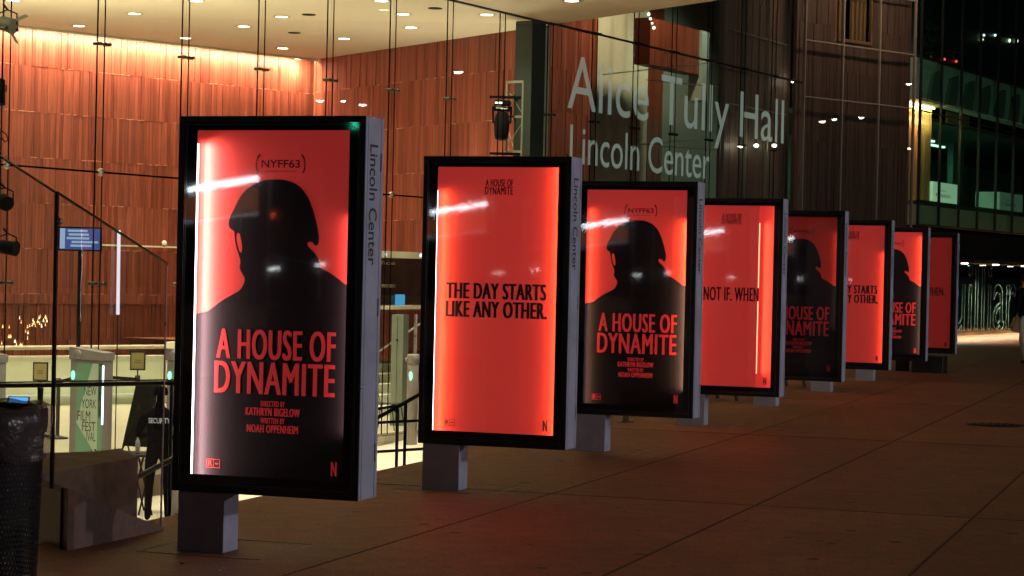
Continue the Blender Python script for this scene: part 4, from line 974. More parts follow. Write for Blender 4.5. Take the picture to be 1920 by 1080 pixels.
# wire chair
ch = thing('wire_chair', 'thin black wire chair standing before the lobby stair', 'chair')
q = at(724, 792, 36.6); ch.matrix_world = Matrix.Translation((q.x, q.y, -1.19)) @ Matrix.Rotation(R(70), 4, 'Z')
m_ = MB()
for i in range(7): x = -.2+i*.066; m_.tube([(x, -.2, .45), (x, .2, .44)], .006, 5)
m_.tube([(-.2, -.2, .45), (.2, -.2, .45), (.2, .2, .44), (-.2, .2, .44), (-.2, -.2, .45)], .009, 5); m_.build('seat', M_rubber, ch)
m_ = MB()
for i in range(6): x = -.18+i*.072; m_.tube([(x, .2, .45), (x*1.1, .27, .68), (x*1.15, .33, .86)], .006, 5)
m_.tube([(-.22, .33, .86), (0, .345, .88), (.22, .33, .86)], .010, 6); m_.tube([(-.21, .27, .66), (.21, .27, .66)], .006, 5); m_.build('backrest', M_rubber, ch)
for sx in (-1, 1):
    for sy in (-1, 1): MB().tube([(sx*.18, sy*.18, .45), (sx*.24, sy*.26, 0)], .009, 6).build('leg', M_rubber, ch)
# ================================================================ SECURITY SCANNERS
M_scan = pbr('scanner_grey', (.30, .28, .28), .45, .1, var=.06)
M_green = emis('scanner_green', (.1, 1, .4), 7)
M_poster_g = pbr('banner_green', (.20, .42, .28), .6); M_poster_p = pbr('banner_pale', (.60, .74, .60), .6)
def scanner(u, vt, d, zb, wd, ang, lab, banner):
    q = at(u, vt, d); t = thing('walkthrough_scanner', lab, 'scanner', Matrix.Translation((q.x, q.y, zb)) @ Matrix.Rotation(R(ang), 4, 'Z'), 'security scanners')
    h = q.z-zb
    MB().bbox(-.02, wd, 0, .22, .0, h-.16, .012).build('pillar', M_scan, t)
    MB().prism([(-.03, -.015, h-.158), (wd+.01, -.015, h-.158), (wd+.01, -.015, h-.06), (0, -.015, h), (-.03, -.015, h-.0)], (0, .25, 0)).build('cap', M_scan, t)
    m_ = MB(); m_.lathe([(0, .03), (.05, .03), (.065, .015), (.065, 0)], 16); m_.v = [(.10+a, -.016-c_, h-.09+b) for a, b, c_ in m_.v]; m_.build('camera_dome', M_scan, t)
    m_ = MB(); m_.ball((.028, -.006, h-.36), .055, 12, 8, (.42, .3, 1)); m_.build('status_light', M_green, t)
    if banner:
        bx0, bx1, bz0, bz1 = .085, wd-.075, .06, h-.20
        b_ = MB().box(bx0, bx1+.06, -.006, -.002, bz0, bz1).build('banner', M_poster_g, t)
        W_ = bx1-bx0; H_ = bz1-bz0
        P2 = lambda a, b, y=-.0075: (bx0+a*W_, y, bz1-b*H_)
        m_ = MB(); m_.poly([P2(.72, 0), P2(.99, 0), P2(.99, .74), P2(.72, .56), P2(.02, .40), P2(.36, .2)]); m_.build('pale_shape', M_poster_p, b_)
        m_ = MB()
        for body, a0_, a1_, b0_, b1_ in (('NEW', .36, .92, .155, .215), ('YORK', .26, .92, .24, .30), ('FILM', .08, .66, .32, .385), ('FEST', .30, .90, .39, .455), ('IVAL', .50, .92, .46, .52), ('63', .68, 1.0, .57, .66)):
            text_on(m_, body, bx0+a0_*W_, bx0+a1_*W_, bz1-b1_*H_, bz1-b0_*H_, lambda p, r_: (p, -.0082, r_))
        m_.build('banner_text', M_letter_black, b_)
        MB().box(wd-.075, wd-.02, -.006, -.002, h-.9, h-.2).build('dark_panel', pbr('scanner_navy', (.01, .02, .06), .3), t)
        MB().box(wd-.016, wd+.004, -.012, -.001, h-.98, h-.22).build('light_bar', emis('scanner_bar', (.75, .87, 1), 4), t)
    return t
scanner(135, 651, 27.4, -1.7, .49, -22, 'grey walk through scanner tower carrying a green festival banner', True)
scanner(316, 653, 27.9, -1.7, .42, -22, 'grey scanner tower half hidden by the biggest kiosk, green light showing', False)
scanner(-58, 655, 27.0, -1.7, .42, -22, 'grey scanner tower cut off at the frame edge, only its green light inside', False)
t = thing('scanner_post', 'round grey scanner post with an oval green light beside the second kiosk', 'scanner', None, 'security scanners')
q = at(775, 664, 35.2); t.matrix_world = Matrix.Translation((q.x, q.y, -1.7))
h = q.z+1.7
MB().lathe([(.0, 0), (.095, 0), (.095, h-.17), (.085, h-.16), (.105, h-.15), (.105, h-.02), (.09, h), (0, h)], 24).build('shaft', M_scan, t)
MB().tube([(.03, 0, h), (.03, 0, h+.66)], .028, 8).build('mast', M_steel, t)
m_ = MB(); m_.ball((-.03, -.082, h-.36), .075, 12, 8, (.33, .35, 1)); m_.build('status_light', M_green, t)
m_ = MB(); m_.ball((-.10, -.03, h-.09), .04, 8, 6); m_.build('camera_dome', M_scan, t)
# ================================================================ STANCHIONS, SIGNS, TABLE, EASEL
def stanchion(u, d, zf, h, lab, sign=None, belt=None, group='belt stanchions'):
    q = at(u, 700, d); t = thing('stanchion', lab, 'stanchion', Matrix.Translation((q.x, q.y, zf)), group)
    MB().lathe([(0, 0), (.17, 0), (.17, .02), (.05, .045), (.032, .06), (.032, h-.13), (.042, h-.12), (.042, h), (0, h)], 20).build('post', M_rubber, t)
    if sign:
        w_, hh = .24, .30; MB().box(-w_/2, w_/2, -.012, .012, h+.08, h+.08+hh).build('sign_frame', M_rubber, t)
        MB().tube([(0, 0, h), (0, 0, h+.09)], .012, 6).build('sign_stem', M_rubber, t)
        s_ = MB().box(-w_/2+.022, w_/2-.022, -.016, -.013, h+.105, h+.055+hh).build('sign_card', pbr('card_tan%d' % u, (.42, .33, .14), .6), t)
        m_ = MB()
        for z in (.20, .235): m_.box(-.05, .05, -.0175, -.0165, h+z, h+z+.008)
        m_.build('print_line', M_print, s_)
    if belt:
        p = at(*belt); Mi = t.matrix_world.inverted(); p = Mi @ p
        m_ = MB(); m_.bar((0, 0, h-.06), p, .006, .05); m_.build('belt', M_matt, t)
    return t
stanchion(258, 33.2, -1.19, 1.02, 'belt stanchion topped by a tan sign between the scanner towers', True, (196, 707, 32))
stanchion(76, 33.5, -1.19, .80, 'belt stanchion with a low tan sign rising behind the level handrail', True)
stanchion(-8, 33.5, -1.19, .93, 'belt stanchion with a sign clipped by the frame edge', True)
stanchion(110, 33.2, -1.19, .95, 'plain belt stanchion with a round foot beside the festival banner', None, (150, 706, 32.6))
stanchion(221, 27.5, -1.7, .72+.0, 'short black stanchion standing by the folding table', None, (262, 760, 28.4))
es = thing('easel_board', 'dark leaning easel board behind the water bottle', 'board')
d = 29.6; m_ = MB(); m_.prism([at(256, 716, d), at(300, 716, d), at(300, 840, d-.2), at(229, 836, d-.2)], (.01, .03, 0)); m_.build('panel', pbr('easel_dark', (.012, .015, .011), .8, spec=.1), es)
for u in (240, 285): 
    q = at(u, 836, d-.2); MB().tube([q, (q.x, q.y+.3, -1.19)], .012, 6).build('leg', M_rubber, es)
tbm = thing('folding_table', 'black folding table with crossed legs beside the security guard', 'table')
d = 27.6; q0 = at(196, 852, d); q1 = at(292, 846, d); zt2 = q0.z
m_ = MB(); m_.prism([(q0.x, q0.y, zt2-.03), (q1.x, q1.y, zt2-.03), (q1.x-.2, q1.y+.62, zt2-.03), (q0.x-.2, q0.y+.62, zt2-.03)], (0, 0, .03)); m_.build('tabletop', M_rubber, tbm)
for sx, sy in ((.0, .05), (-.19, .55)):
    for a, b in ((259, 284), (284, 259)):
        pa = at(a, 856, d); pb_ = at(b, 945, d); MB().tube([(pa.x+sx, pa.y+sy, zt2-.03), (pb_.x+sx, pb_.y+sy, -1.7)], .013, 6).build('leg', M_rubber, tbm)
q = at(258, 847, d+.25)
bt = thing('water_bottle', 'clear plastic water bottle standing on the folding table', 'bottle', Matrix.Translation((q.x, q.y, zt2)))
MB().lathe([(0, 0), (.031, 0), (.033, .02), (.030, .07), (.033, .09), (.033, .14), (.028, .165), (.012, .195), (.012, .21)], 16).build('body', pbr('bottle_plastic', (.5, .53, .53), .15), bt)
MB().lathe([(.014, .205), (.014, .225), (0, .225)], 12).build('cap', pbr('cap_white', (.7, .7, .7), .4), bt)
MB().lathe([(.0335, .085), (.0335, .13)], 16).build('wrapper', pbr('bottle_wrap', (.45, .5, .6), .4), bt)
# tablet on a desk behind the bin
q = at(35, 752, 19.5)
tbl = thing('tablet', 'small lit tablet screen lying tilted behind the litter bin', 'tablet', Matrix.Translation(q) @ Matrix.Rotation(R(-35), 4, 'X'))
MB().bbox(-.10, .10, -.012, .004, -.04, .045, .004).build('shell', M_matt, tbl)
MB().box(-.088, .088, -.0135, -.0125, -.03, .034).build('screen', emis('tablet_glow', (.10, .32, .75), 1.6), tbl)
ds = thing('equipment_case', 'dark equipment case under the lit tablet', 'case')
q2 = at(10, 762, 19.6); MB().bbox(q2.x-.4, q.x+.12, q.y-.02, q.y+.5, -1.7, q.z-.05, .01).build('case_body', M_matt, ds)
# ================================================================ STAGE LIGHTS, TRUSS, REFLECTION STAND-INS IN THE LOBBY
def truss(u, v, d, zb, lab, w_=.34):
    q = at(u, v, d); t = thing('lighting_truss', lab, 'truss', Matrix.Translation((q.x, q.y, 0)) @ Matrix.Rotation(R(-28), 4, 'Z'))
    h = q.z; a = w_/2; m_ = MB()
    for sx in (-a, a):
        for sy in (-a, a): m_.tube([(sx, sy, zb), (sx, sy, h)], .024, 6)
    z = h-.02; k = 0
    while z > zb+.6:
        for (x0_, y0_, x1_, y1_) in ((-a, -a, a, -a), (a, -a, a, a), (a, a, -a, a), (-a, a, -a, -a)):
            m_.bar((x0_, y0_, z), (x1_, y1_, z), .03, .045)
            if k % 2 == 0: m_.tube([(x0_, y0_, z-.12), (x1_, y1_, z-.60)], .011, 5)
            else: m_.tube([(x1_, y1_, z-.12), (x0_, y0_, z-.60)], .011, 5)
        z -= .66; k += 1
    m_.build('frame', pbr('truss_grey%d' % abs(u), (.34, .34, .27), .45, .3), t)
    return t, q
tt, q = truss(974, 153, 40.2, -1.19, 'grey lattice truss tower by the pale plaster strip')
tt2, ql = truss(-34, 150, 27.6, -1.19, 'lattice truss tower just beyond the frame edge carrying the stage lights', .3)
def moving_head(u, v, d, lab, s=1.0, hang=True):
    q = at(u, v, d); t = thing('stage_light', lab, 'stage light', Matrix.Translation(q) @ Matrix.Scale(s, 4))
    MB().bbox(-.20, .20, -.15, .15, .30, .42, .03).build('base', M_matt, t)
    m_ = MB(); m_.prism([(-.24, -.06, .28), (.24, -.06, .28), (.24, -.06, .17), (-.24, -.06, .17)], (0, .12, 0)); m_.bar((-.22, 0, .2), (-.20, 0, -.12), .05, .1); m_.bar((.22, 0, .2), (.20, 0, -.12), .05, .1); m_.build('yoke', M_matt, t)
    MB().tube([(0, .04, .14), (0, .02, .05), (.0, 0, -.15), (0, -.05, -.36), (0, -.07, -.48), (0, -.075, -.5)], [.10, .16, .185, .17, .15, .12], 16).build('head', M_matt, t)
    m_ = MB(); m_.box(-.17, .0, -.155, -.151, .335, .375); m_.build('display', emis('display_glow%d' % abs(u), (1, .97, .85), 3), t)
    m_ = MB(); m_.bar((-.3, .0, .5), (.55, .0, .5), .06, .06); m_.build('clamp', M_matt, t)
    return t
lamp('SPOT', 'truss_uplight', Matrix.Translation((ql.x-1.2, ql.y+7.0, 2.2)) @ Matrix.Rotation(math.pi, 4, 'X'), 1700, (1, .84, .60), None, spot_size=R(140), spot_blend=.6, shadow_soft_size=.25)  # unseen fill lamps added to brighten the ceiling, no fixture
lamp('SPOT', 'truss_uplight', Matrix.Translation((q.x-.8, q.y+.6, 2.2)) @ Matrix.Rotation(math.pi, 4, 'X'), 480, (1, .84, .60), None, spot_size=R(165), spot_blend=.6, shadow_soft_size=.25)
moving_head(941, 222, 40.0, 'black moving stage light hanging beside the grey truss tower', .8)
moving_head(941, 328, 40.0, 'lower moving stage light mostly hidden behind the second kiosk', .8)
def par(u, v, d, ax, lab, L=.24, r=.09, mat=None, doors=False):
    q = at(u, v, d); t = thing('stage_light', lab, 'stage light', Matrix.Translation(q)); ax = Vector(ax).normalized()
    mat = mat or M_matt
    MB().tube([-ax*L*.5, -ax*L*.45, ax*L*.3, ax*L*.5], [r*.6, r*.92, r, r*1.05], 18).build('can', mat, t)
    m_ = MB(); m_.tube([(-r*1.2, 0, -.0), (-r*1.2, 0, r*1.4), (0, 0, r*1.9), (r*1.2, 0, r*1.4), (r*1.2, 0, 0)], .010, 6); m_.tube([(0, 0, r*1.9), (-.06, 0, r*2.6)], .014, 6); m_.build('yoke', M_matt, t)
    if doors:
        s_ = ax.cross(Vector((0, 1, 0))).normalized()
        for sg in (-1, 1):
            m_ = MB(); p = ax*L*.52+s_*sg*r*.9; o_ = ax*.12+s_*sg*.10
            m_.prism([p+Vector((0, -r, 0)), p+Vector((0, r, 0)), p+o_+Vector((0, r, 0)), p+o_+Vector((0, -r, 0))], s_*.006); m_.build('barn_door', mat, t)
    return t
M_barn = pbr('barn_grey', (.22, .24, .17), .5, .2)
par(14, 46, 27.4, (.75, -.25, -.25), 'grey stage light with open flaps at the top of the frame edge', .2, .10, M_barn, True)
par(2, 172, 27.4, (.05, -.2, -1), 'slim black stage light pointing straight down at the frame edge', .34, .055)
par(8, 378, 27.4, (.5, -.7, -.3), 'round black stage light hanging above the lower one by the frame edge', .18, .095)
par(14, 464, 27.4, (1, -.3, -.12), 'lowest black stage light aimed sideways beside the glass balustrade', .26, .095)
m_ = MB(); m_.tube([at(2, 245, 27.4), at(12, 252, 27.4), at(15, 262, 27.4), at(9, 266, 27.4), at(3, 258, 27.4)], .008, 6); tag(m_.build('power_cable', M_matt), 'loop of black cable hanging at the frame edge', 'cable')
q = loc(FM, at(308, 456, 43.2))
t = thing('globe_lamp', 'small white globe on the pale ledge of the redwood wall', 'lamp', FM); m_ = MB(); m_.ball((q.x, q0.y if False else q.y, q.z), .052, 14, 10); m_.build('globe', pbr('globe_white', (.8, .78, .7), .3), t); MB().lathe([(0, -.07), (.03, -.07), (.03, -.045)], 12, (q.x, q.y, q.z)).build('foot', M_rubber, t)
t = thing('light_stick', 'slim white upright light tube seen through the glass balustrade', 'lamp'); p0_, p1_ = at(223, 432, 29.3), at(221, 590, 29.3); MB().tube([p1_, p0_], .024, 10).build('tube', emis('tube_glow', (.95, .86, 1), 1.1), t)  # white line reflection built as a glowing tube on an added stand
MB().tube([(p1_.x, p1_.y, -1.19), (p1_.x, p1_.y, p1_.z-.001)], .008, 6).build('stand', M_rubber, t); MB().lathe([(0, 0), (.16, 0), (.16, .02), (0, .02)], 20, (p1_.x, p1_.y, -1.19)).build('foot', M_rubber, t)
# bluish screen reflection in the balustrade glass, built as a glowing panel
a, b = at(112, 467, 29.6), at(188, 429, 29.6)
t = thing('media_screen', 'blue white media screen glowing behind the glass balustrade', 'screen', Matrix.Translation((a.x, a.y, 0)))
w_, z0_, z1_ = b.x-a.x, a.z, b.z
MB().box(-.02, w_+.02, .002, .05, z0_-.02, z1_+.02).build('housing', M_matt, t)
sc = MB().box(0, w_, -.002, .001, z0_, z1_).build('panel', emis('screen_blue', (.10, .13, .42), .8), t)
m_ = MB(); rn = random.Random(4)
m_.box(.0, .07, -.004, -.003, z0_+.01, z1_-.004)
for k in range(5):
    x = .09+rn.random()*.08; m_.box(x, x+.26+rn.random()*.14, -.004, -.003, z1_-.05-k*.052, z1_-.02-k*.052)
m_.build('content_bar', emis('screen_white', (.55, .68, 1), .75), sc)
MB().tube([(w_/2, .03, -1.19), (w_/2, .03, z0_-.02)], .03, 8).build('stand', M_matt, t)
# ================================================================ PEOPLE
def figure(name, J, E_, rad, M, mats, region, label):
    bm = bmesh.new(); ks = list(J); vv = {k: bm.verts.new(J[k]) for k in ks}
    for a, b in E_: bm.edges.new((vv[a], vv[b]))
    me = bpy.data.meshes.new('f'); bm.to_mesh(me); bm.free()
    o = bpy.data.objects.new('f', me); COL.objects.link(o)
    md = o.modifiers.new('s', 'SKIN'); md.branch_smoothing = .6; md.use_smooth_shade = True
    if not me.skin_vertices: me.attributes.new('x', 'FLOAT', 'POINT')
    bm = bmesh.new(); bm.from_mesh(me); ly = bm.verts.layers.skin.verify(); bm.verts.ensure_lookup_table()
    for i, k in enumerate(ks):
        r = rad[k]; bm.verts[i][ly].radius = (r, r) if not isinstance(r, tuple) else r; bm.verts[i][ly].use_root = (k == 'pelvis')
    bm.to_mesh(me); bm.free()
    o.modifiers.new('d', 'SUBSURF').levels = 2
    me2 = bpy.data.meshes.new_from_object(o.evaluated_get(bpy.context.evaluated_depsgraph_get()))
    bpy.data.objects.remove(o)
    for m in mats: me2.materials.append(m)
    for p in me2.polygons: p.material_index = region(p.center); p.use_smooth = True
    me2.name = name; ob = bpy.data.objects.new(name, me2); COL.objects.link(ob); ob.matrix_world = M
    return tag(ob, label, 'person')
def human(arms, legs, head_turn=0.0, lean=0.0):
    J = {'pelvis': (0, 0, .95), 'waist': (0, lean*.2, 1.08), 'chest': (0, lean*.5, 1.28), 'upper': (0, lean*.8, 1.42), 'neck': (0, lean, 1.51), 'head0': (0, lean-.015, 1.58), 'head1': (0, lean-.02, 1.66), 'head2': (0, lean-.005, 1.735), 'nose': (head_turn, lean-.125, 1.635)}
    E_ = [('pelvis', 'waist'), ('waist', 'chest'), ('chest', 'upper'), ('upper', 'neck'), ('neck', 'head0'), ('head0', 'head1'), ('head1', 'head2'), ('head1', 'nose')]
    rad = {'pelvis': (.165, .12), 'waist': (.15, .115), 'chest': (.175, .13), 'upper': (.15, .105), 'neck': .055, 'head0': .07, 'head1': (.085, .10), 'head2': .065, 'nose': .018}
    for s, n in ((-1, 'l'), (1, 'r')):
        sh = (s*.185, lean*.8, 1.40); el, wr, palm = arms[n]
        J.update({n+'sh': sh, n+'el': el, n+'wr': wr, n+'pa': palm}); rad.update({n+'sh': .072, n+'el': .046, n+'wr': .030, n+'pa': (.038, .022)})
        E_ += [('upper', n+'sh'), (n+'sh', n+'el'), (n+'el', n+'wr'), (n+'wr', n+'pa')]
        wv, pv = Vector(wr), Vector(palm); dv = (pv-wv).normalized(); sd = dv.cross(Vector((0, 1, .2))).normalized()
        for k, (off, ln) in enumerate(((-.030, .062), (-.010, .075), (.010, .070), (.028, .055))):
            b1 = pv+dv*.035+sd*off; b2 = b1+dv*ln*.55; b3 = b2+dv*ln*.35+Vector((0, -.02, 0))
            for q, nm in ((b1, 'a'), (b2, 'b'), (b3, 'c')): J[n+'f%d%s' % (k, nm)] = tuple(q); rad[n+'f%d%s' % (k, nm)] = .0085
            E_ += [(n+'pa', n+'f%da' % k), (n+'f%da' % k, n+'f%db' % k), (n+'f%db' % k, n+'f%dc' % k)]
        J[n+'t0'] = tuple(wv.lerp(pv, .5)+sd*-.04); J[n+'t1'] = tuple(pv+sd*-.055+Vector((0, -.012, 0))); rad[n+'t0'] = rad[n+'t1'] = .0095
        E_ += [(n+'wr', n+'t0'), (n+'t0', n+'t1')]
        hp, kn, an_, toe = legs[n]
        J.update({n+'hp': hp, n+'kn': kn, n+'an': an_, n+'toe': toe}); rad.update({n+'hp': .098, n+'kn': .064, n+'an': .047, n+'toe': (.042, .03)})
        E_ += [('pelvis', n+'hp'), (n+'hp', n+'kn'), (n+'kn', n+'an'), (n+'an', n+'toe')]
    return J, E_, rad
# guard: seen from behind, facing into the lobby (local -y is his front)
q = at(299, 800, 27.0)
J, E_, rad = human({'l': ((-.29, -.02, 1.13), (-.13, -.25, 1.08), (-.05, -.28, 1.09)), 'r': ((.29, -.02, 1.13), (.13, -.27, 1.12), (.05, -.30, 1.13))},
                   {'l': ((-.10, 0, .88), (-.12, -.02, .49), (-.13, .02, .075), (-.14, -.15, .04)), 'r': ((.10, 0, .88), (.12, -.02, .49), (.13, .02, .075), (.14, -.15, .04))})
rad.update({'chest': (.205, .15), 'waist': (.19, .15), 'pelvis': (.19, .14)})
sc_g = .97
MG = Matrix.Translation((q.x, q.y, -1.7)) @ Matrix.Rotation(R(180+8), 4, 'Z') @ Matrix.Scale(sc_g, 4)
g = figure('person', J, E_, rad, MG, [M_navy, M_skin], lambda c: 1 if (1.50 < c.z < 1.80 and c.y < .02) or (1.04 < c.z < 1.2 and c.y < -.2 and abs(c.x) < .13) else 0, 'security guard in black uniform standing with back turned by the folding table')
MB().lathe([(.098, 1.665), (.104, 1.70), (.096, 1.755), (.06, 1.785), (0, 1.79)], 20, (0, -.01, 0)).build('cap', M_navy, g)
m_ = text_on(MB(), 'SECURITY', -.14, .14, 1.305, 1.375, lambda a, b: (-a, .165-.055*(a/.165)**2*1.0, b), .02); m_.build('back_lettering', pbr('reflective_print', (.50, .55, .62), .5, emit=.10, ecol=(.6, .7, .85)), g)
# passer-by at the frame edge
q = atz(1919, 684, 0)
J, E_, rad = human({'l': ((-.26, .03, 1.13), (-.25, -.08, .90), (-.25, -.10, .83)), 'r': ((.26, .02, 1.13), (.26, -.06, .90), (.26, -.09, .82))},
                   {'l': ((-.09, 0, .88), (-.10, -.14, .50), (-.10, .0, .09), (-.10, -.15, .035)), 'r': ((.09, 0, .88), (.10, .05, .48), (.10, .27, .14), (.10, .18, .03))})
MP = Matrix.Translation((q.x, q.y, 0)) @ Matrix.Rotation(R(-140), 4, 'Z')
pr = figure('person', J, E_, rad, MP, [M_matt, M_white_cloth, M_skin, pbr('shoe_leather', (.10, .05, .03), .5)], lambda c: 3 if c.z < .09 else 1 if c.z < .93 and abs(c.x) < .215 else 2 if c.z > 1.50 or (c.z < .92 and abs(c.x) > .215) else 0, 'passer-by in black top and white trousers walking at the frame edge')
MB().lathe([(.092, 1.62), (.102, 1.68), (.09, 1.74), (.05, 1.772), (0, 1.776)], 18, (0, .012, 0)).build('hair', pbr('dark_hair', (.015, .012, .01), .6), pr)
bg_ = thing('tote_bag', 'pale canvas tote bag hanging from the shoulder of the passer-by', 'bag')
pb0 = at(1905, 600, 41.2)
bg_.matrix_world = Matrix.Translation((pb0.x, pb0.y, 0)) @ Matrix.Rotation(R(-20), 4, 'Z')
MB().prism([(-.09, -.05, .64), (.06, -.05, .62), (.09, -.05, .75), (.08, -.05, .98), (.04, -.05, 1.0), (-.04, -.05, .86)], (0, .09, 0)).build('pouch', M_canvas, bg_)
m_ = MB(); m_.tube([(.06, 0, .98), (.10, .0, 1.2), (.16, .02, 1.40)], .014, 6); m_.build('strap', M_canvas, bg_)
# ================================================================ A-FRAMES behind the kiosks
M_aframe = pbr('aframe_black', (.012, .012, .012), .6)
for k, (u, v, lab) in enumerate(((1322, 752, 'black folding sign stand with one leg showing under the fourth kiosk'), (1508, 728, 'black folding sign stand with one leg showing beside the fifth kiosk post'))):
    q = atz(u, v, 0); t = thing('sign_stand', lab, 'sign stand', Matrix.Translation((q.x, q.y, 0)) @ Matrix.Rotation(R(20), 4, 'Z'))
    sgn = 1 if k == 0 else -1
    for y in (-.02, .55): MB().bar((0, y, 0), (sgn*.22, y, .95), .035, .035).build('leg', M_aframe, t)
    for y in (-.02, .55): MB().bar((sgn*.44, y, 0), (sgn*.23, y, .95), .035, .035).build('leg', M_aframe, t)
    m_ = MB(); m_.prism([(sgn*.06, 0, .2), (sgn*.06, .53, .2), (sgn*.2, .53, .9), (sgn*.2, 0, .9)], (.01, 0, 0)); m_.build('board', M_aframe, t)
q = atz(1172, 791, 0); t = thing('bollard', 'thin brown steel bollard standing beyond the third kiosk', 'bollard', Matrix.Translation((q.x, q.y, 0)))
MB().lathe([(.10, 0), (.10, .012), (.045, .014), (.045, .9), (.035, .92), (0, .925)], 20).build('shaft', pbr('bollard_brown', (.16, .10, .07), .4, .5), t)
# ================================================================ ACROSS THE AVENUE: the lamps that light and mirror in this street
proto_l = None
def street_lamp(p, lab, power, e=90, col=(1, .93, .82)):
    t = thing('street_lamp', lab, 'street lamp', Matrix.Translation((p[0], p[1], 0)), 'street lamps across the avenue')
    h = p[2]
    MB().lathe([(.0, -.15), (.16, -.15), (.16, .3), (.09, .4), (.06, h-.2), (.05, h+.05), (0, h+.05)], 14).build('pole', M_rubber, t)
    MB().tube([(0, 0, h-.1), (-.25, 0, h+.15), (-.6, 0, h+.12)], .035, 8).build('arm', M_rubber, t)
    MB().bbox(-.95, -.55, -.13, .13, h+.0, h+.12, .03).build('head', M_rubber, t)
    m_ = MB(); m_.ball((-.75, 0, h-.0), .14, 14, 8, (1.2, .8, .5)); m_.build('lens', emis('street_glow_%d_%d' % (int(p[0]), int(p[1]*10)), col, e), t)
    if power: lamp('POINT', 'street_lamp_light', Matrix.Translation((-.75, 0, h-.25)), power, col, t, shadow_soft_size=.25)
street_lamp(RM @ Vector((21, 13, 4.6)), 'street lamp on the avenue level with the second kiosk', 2800, 60, (1, .95, .97))
street_lamp(RM @ Vector((21, 34, 4.6)), 'street lamp on the avenue level with the seventh kiosk', 2800, 60, (1, .95, .97))
def mirrored(M, u, v, L):                        # where a lamp seen mirrored in plane y=0 of M must stand
    p = onplane(M, u, v); P = M @ p; d = ray(u, v).normalized(); n_ = M.to_3x3() @ Vector((0, 1, 0)); r = d-n_*(2*d.dot(n_)); return P+r*L
for k, (M_, u, v, L) in enumerate(((FM, 600, 190, 46), (FM, 645, 190, 46), (DM, 1542, 227, 26), (DM, 1704, 157, 22), (DM, 1704, 277, 30))):
    p = mirrored(M_, u, v, L); street_lamp((p.x+.75, p.y, p.z), ['street lamp far up the avenue mirrored in the lobby glass', 'street lamp mirrored in the dark corner glass'][M_ is DM], 0, 45)
# food cart whose lit canopy glints in every kiosk
t = thing('food_cart', 'small steel food cart with a bright canopy light by the plaza corner', 'food cart', RM @ Matrix.Translation((-10.6, -.6, 0)))
MB().bbox(-.55, .55, -1.0, .5, .35, 1.15, .02).build('body', M_steel, t)
MB().bbox(-.75, .75, -1.2, .62, 2.62, 2.68, .02).build('canopy', pbr('canopy_red', (.35, .05, .03), .6), t)
for sx in (-.52, .52):
    for sy in (-.95, .45): MB().tube([(sx, sy, 1.15), (sx, sy, 2.62)], .02, 8).build('pole', M_steel, t)
    m_ = MB(); m_.lathe([(.0, -.05), (.16, -.05), (.18, -.03), (.18, .03), (.16, .05), (0, .05)], 18); m_.v = [(sx*1.12+z, y-.2, .18+x) for x, y, z in m_.v]; m_.build('wheel', M_rubber, t)
m_ = MB(); m_.prism([(-.40, .60, 2.39), (.45, .60, 2.53), (.45, .60, 2.59), (-.40, .60, 2.45)], (0, .02, 0)); m_.build('canopy_light', emis('cart_glow', (.85, .92, 1), 34), t)
m_ = MB(); m_.prism([(-.62, .60, 2.06), (.45, .60, 2.20), (.45, .60, 2.46), (-.40, .60, 2.34), (-.62, .60, 2.3)], (0, .015, 0)); m_.build('menu_panel', emis('menu_glow', (.9, .28, .12), 1.3), t)
m_ = MB(); m_.prism([(-.62, .60, 2.02), (.45, .60, 2.16), (.45, .60, 2.18), (-.62, .60, 2.04)], (0, .02, 0)); m_.build('panel_edge_light', emis('panel_edge_glow', (.9, .9, 1), 2.5), t)
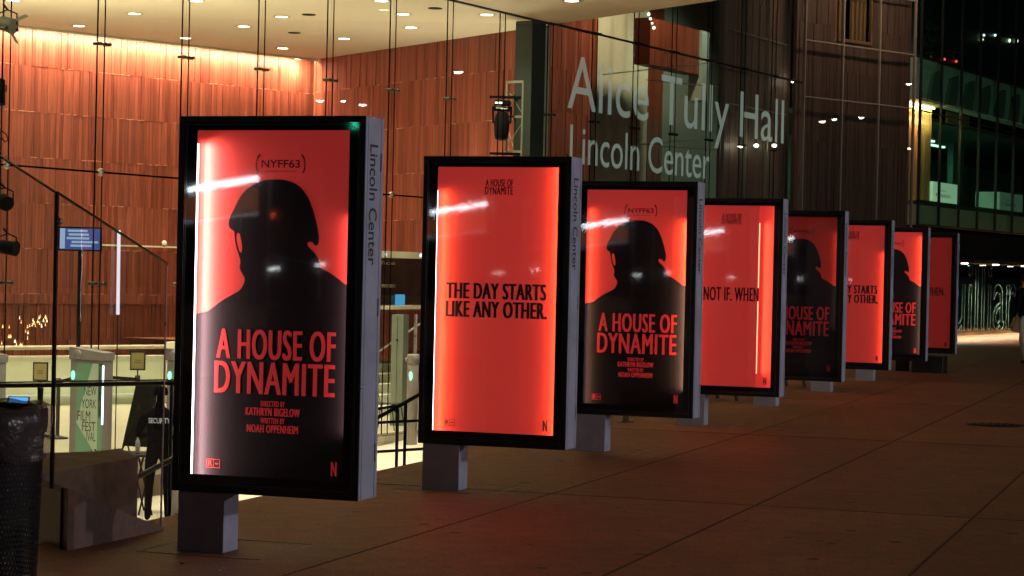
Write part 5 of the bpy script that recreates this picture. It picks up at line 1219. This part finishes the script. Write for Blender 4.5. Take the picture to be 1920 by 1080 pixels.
for sx, z in ((.62, 1.56), (1.18, 1.62)):
    m_ = MB(); m_.prism([(sx-.06, .5, z-.03), (sx+.06, .5, z-.005), (sx+.06, .5, z+.03), (sx-.06, .5, z+.01)], (0, .02, 0)); m_.build('work_light', emis('work_glow%d' % int(sx*100), (.95, .97, 1), 16), t)
    MB().tube([(sx, .5, z), (.52, .45, z+.1)], .012, 6).build('light_arm', M_steel, t)
# traffic signals down the avenue whose lit lenses glint in the biggest kiosk
def signal(u, v, L, col, lab, which):
    O1 = RM @ Matrix.Translation((KV-KW, KU, 0)); p = mirrored(O1, u, v, L)
    t = thing('traffic_signal', lab, 'traffic signal', Matrix.Translation((p.x, p.y, 0)) @ Matrix.Rotation(-TH, 4, 'Z'))
    h = p.z; MB().tube([(-.25, -.1, -.1), (-.25, -.1, h+.5)], .05, 10).build('pole', M_rubber, t)
    MB().bbox(-.15, .15, -.12, .08, h-.2-.3*which, h+.75-.3*which, .02).build('housing', pbr('signal_yellow%d' % which, (.35, .22, .02), .5), t)
    for k in range(3):
        z = h+.30*(k-which); m_ = MB(); m_.lathe([(0, .02), (.035, .012), (.055, 0)], 16); m_.v = [(a, .081+c, z+b) for a, b, c in m_.v]
        m_.build('lens', emis('signal_glow%d' % which, col, 16 if which == 0 else 8) if k == which else M_matt, t)
signal(668, 233, 24, (.05, 1, .6), 'yellow traffic signal showing green behind the viewer', 0)
signal(515, 404, 30, (1, .12, .03), 'yellow traffic signal showing red behind the viewer', 2)
t = thing('sparkle_lights', 'cluster of tiny amber lights glinting low on the dark perforated wood', 'lights')  # amber reflections of street lights, built as tiny glowing balls
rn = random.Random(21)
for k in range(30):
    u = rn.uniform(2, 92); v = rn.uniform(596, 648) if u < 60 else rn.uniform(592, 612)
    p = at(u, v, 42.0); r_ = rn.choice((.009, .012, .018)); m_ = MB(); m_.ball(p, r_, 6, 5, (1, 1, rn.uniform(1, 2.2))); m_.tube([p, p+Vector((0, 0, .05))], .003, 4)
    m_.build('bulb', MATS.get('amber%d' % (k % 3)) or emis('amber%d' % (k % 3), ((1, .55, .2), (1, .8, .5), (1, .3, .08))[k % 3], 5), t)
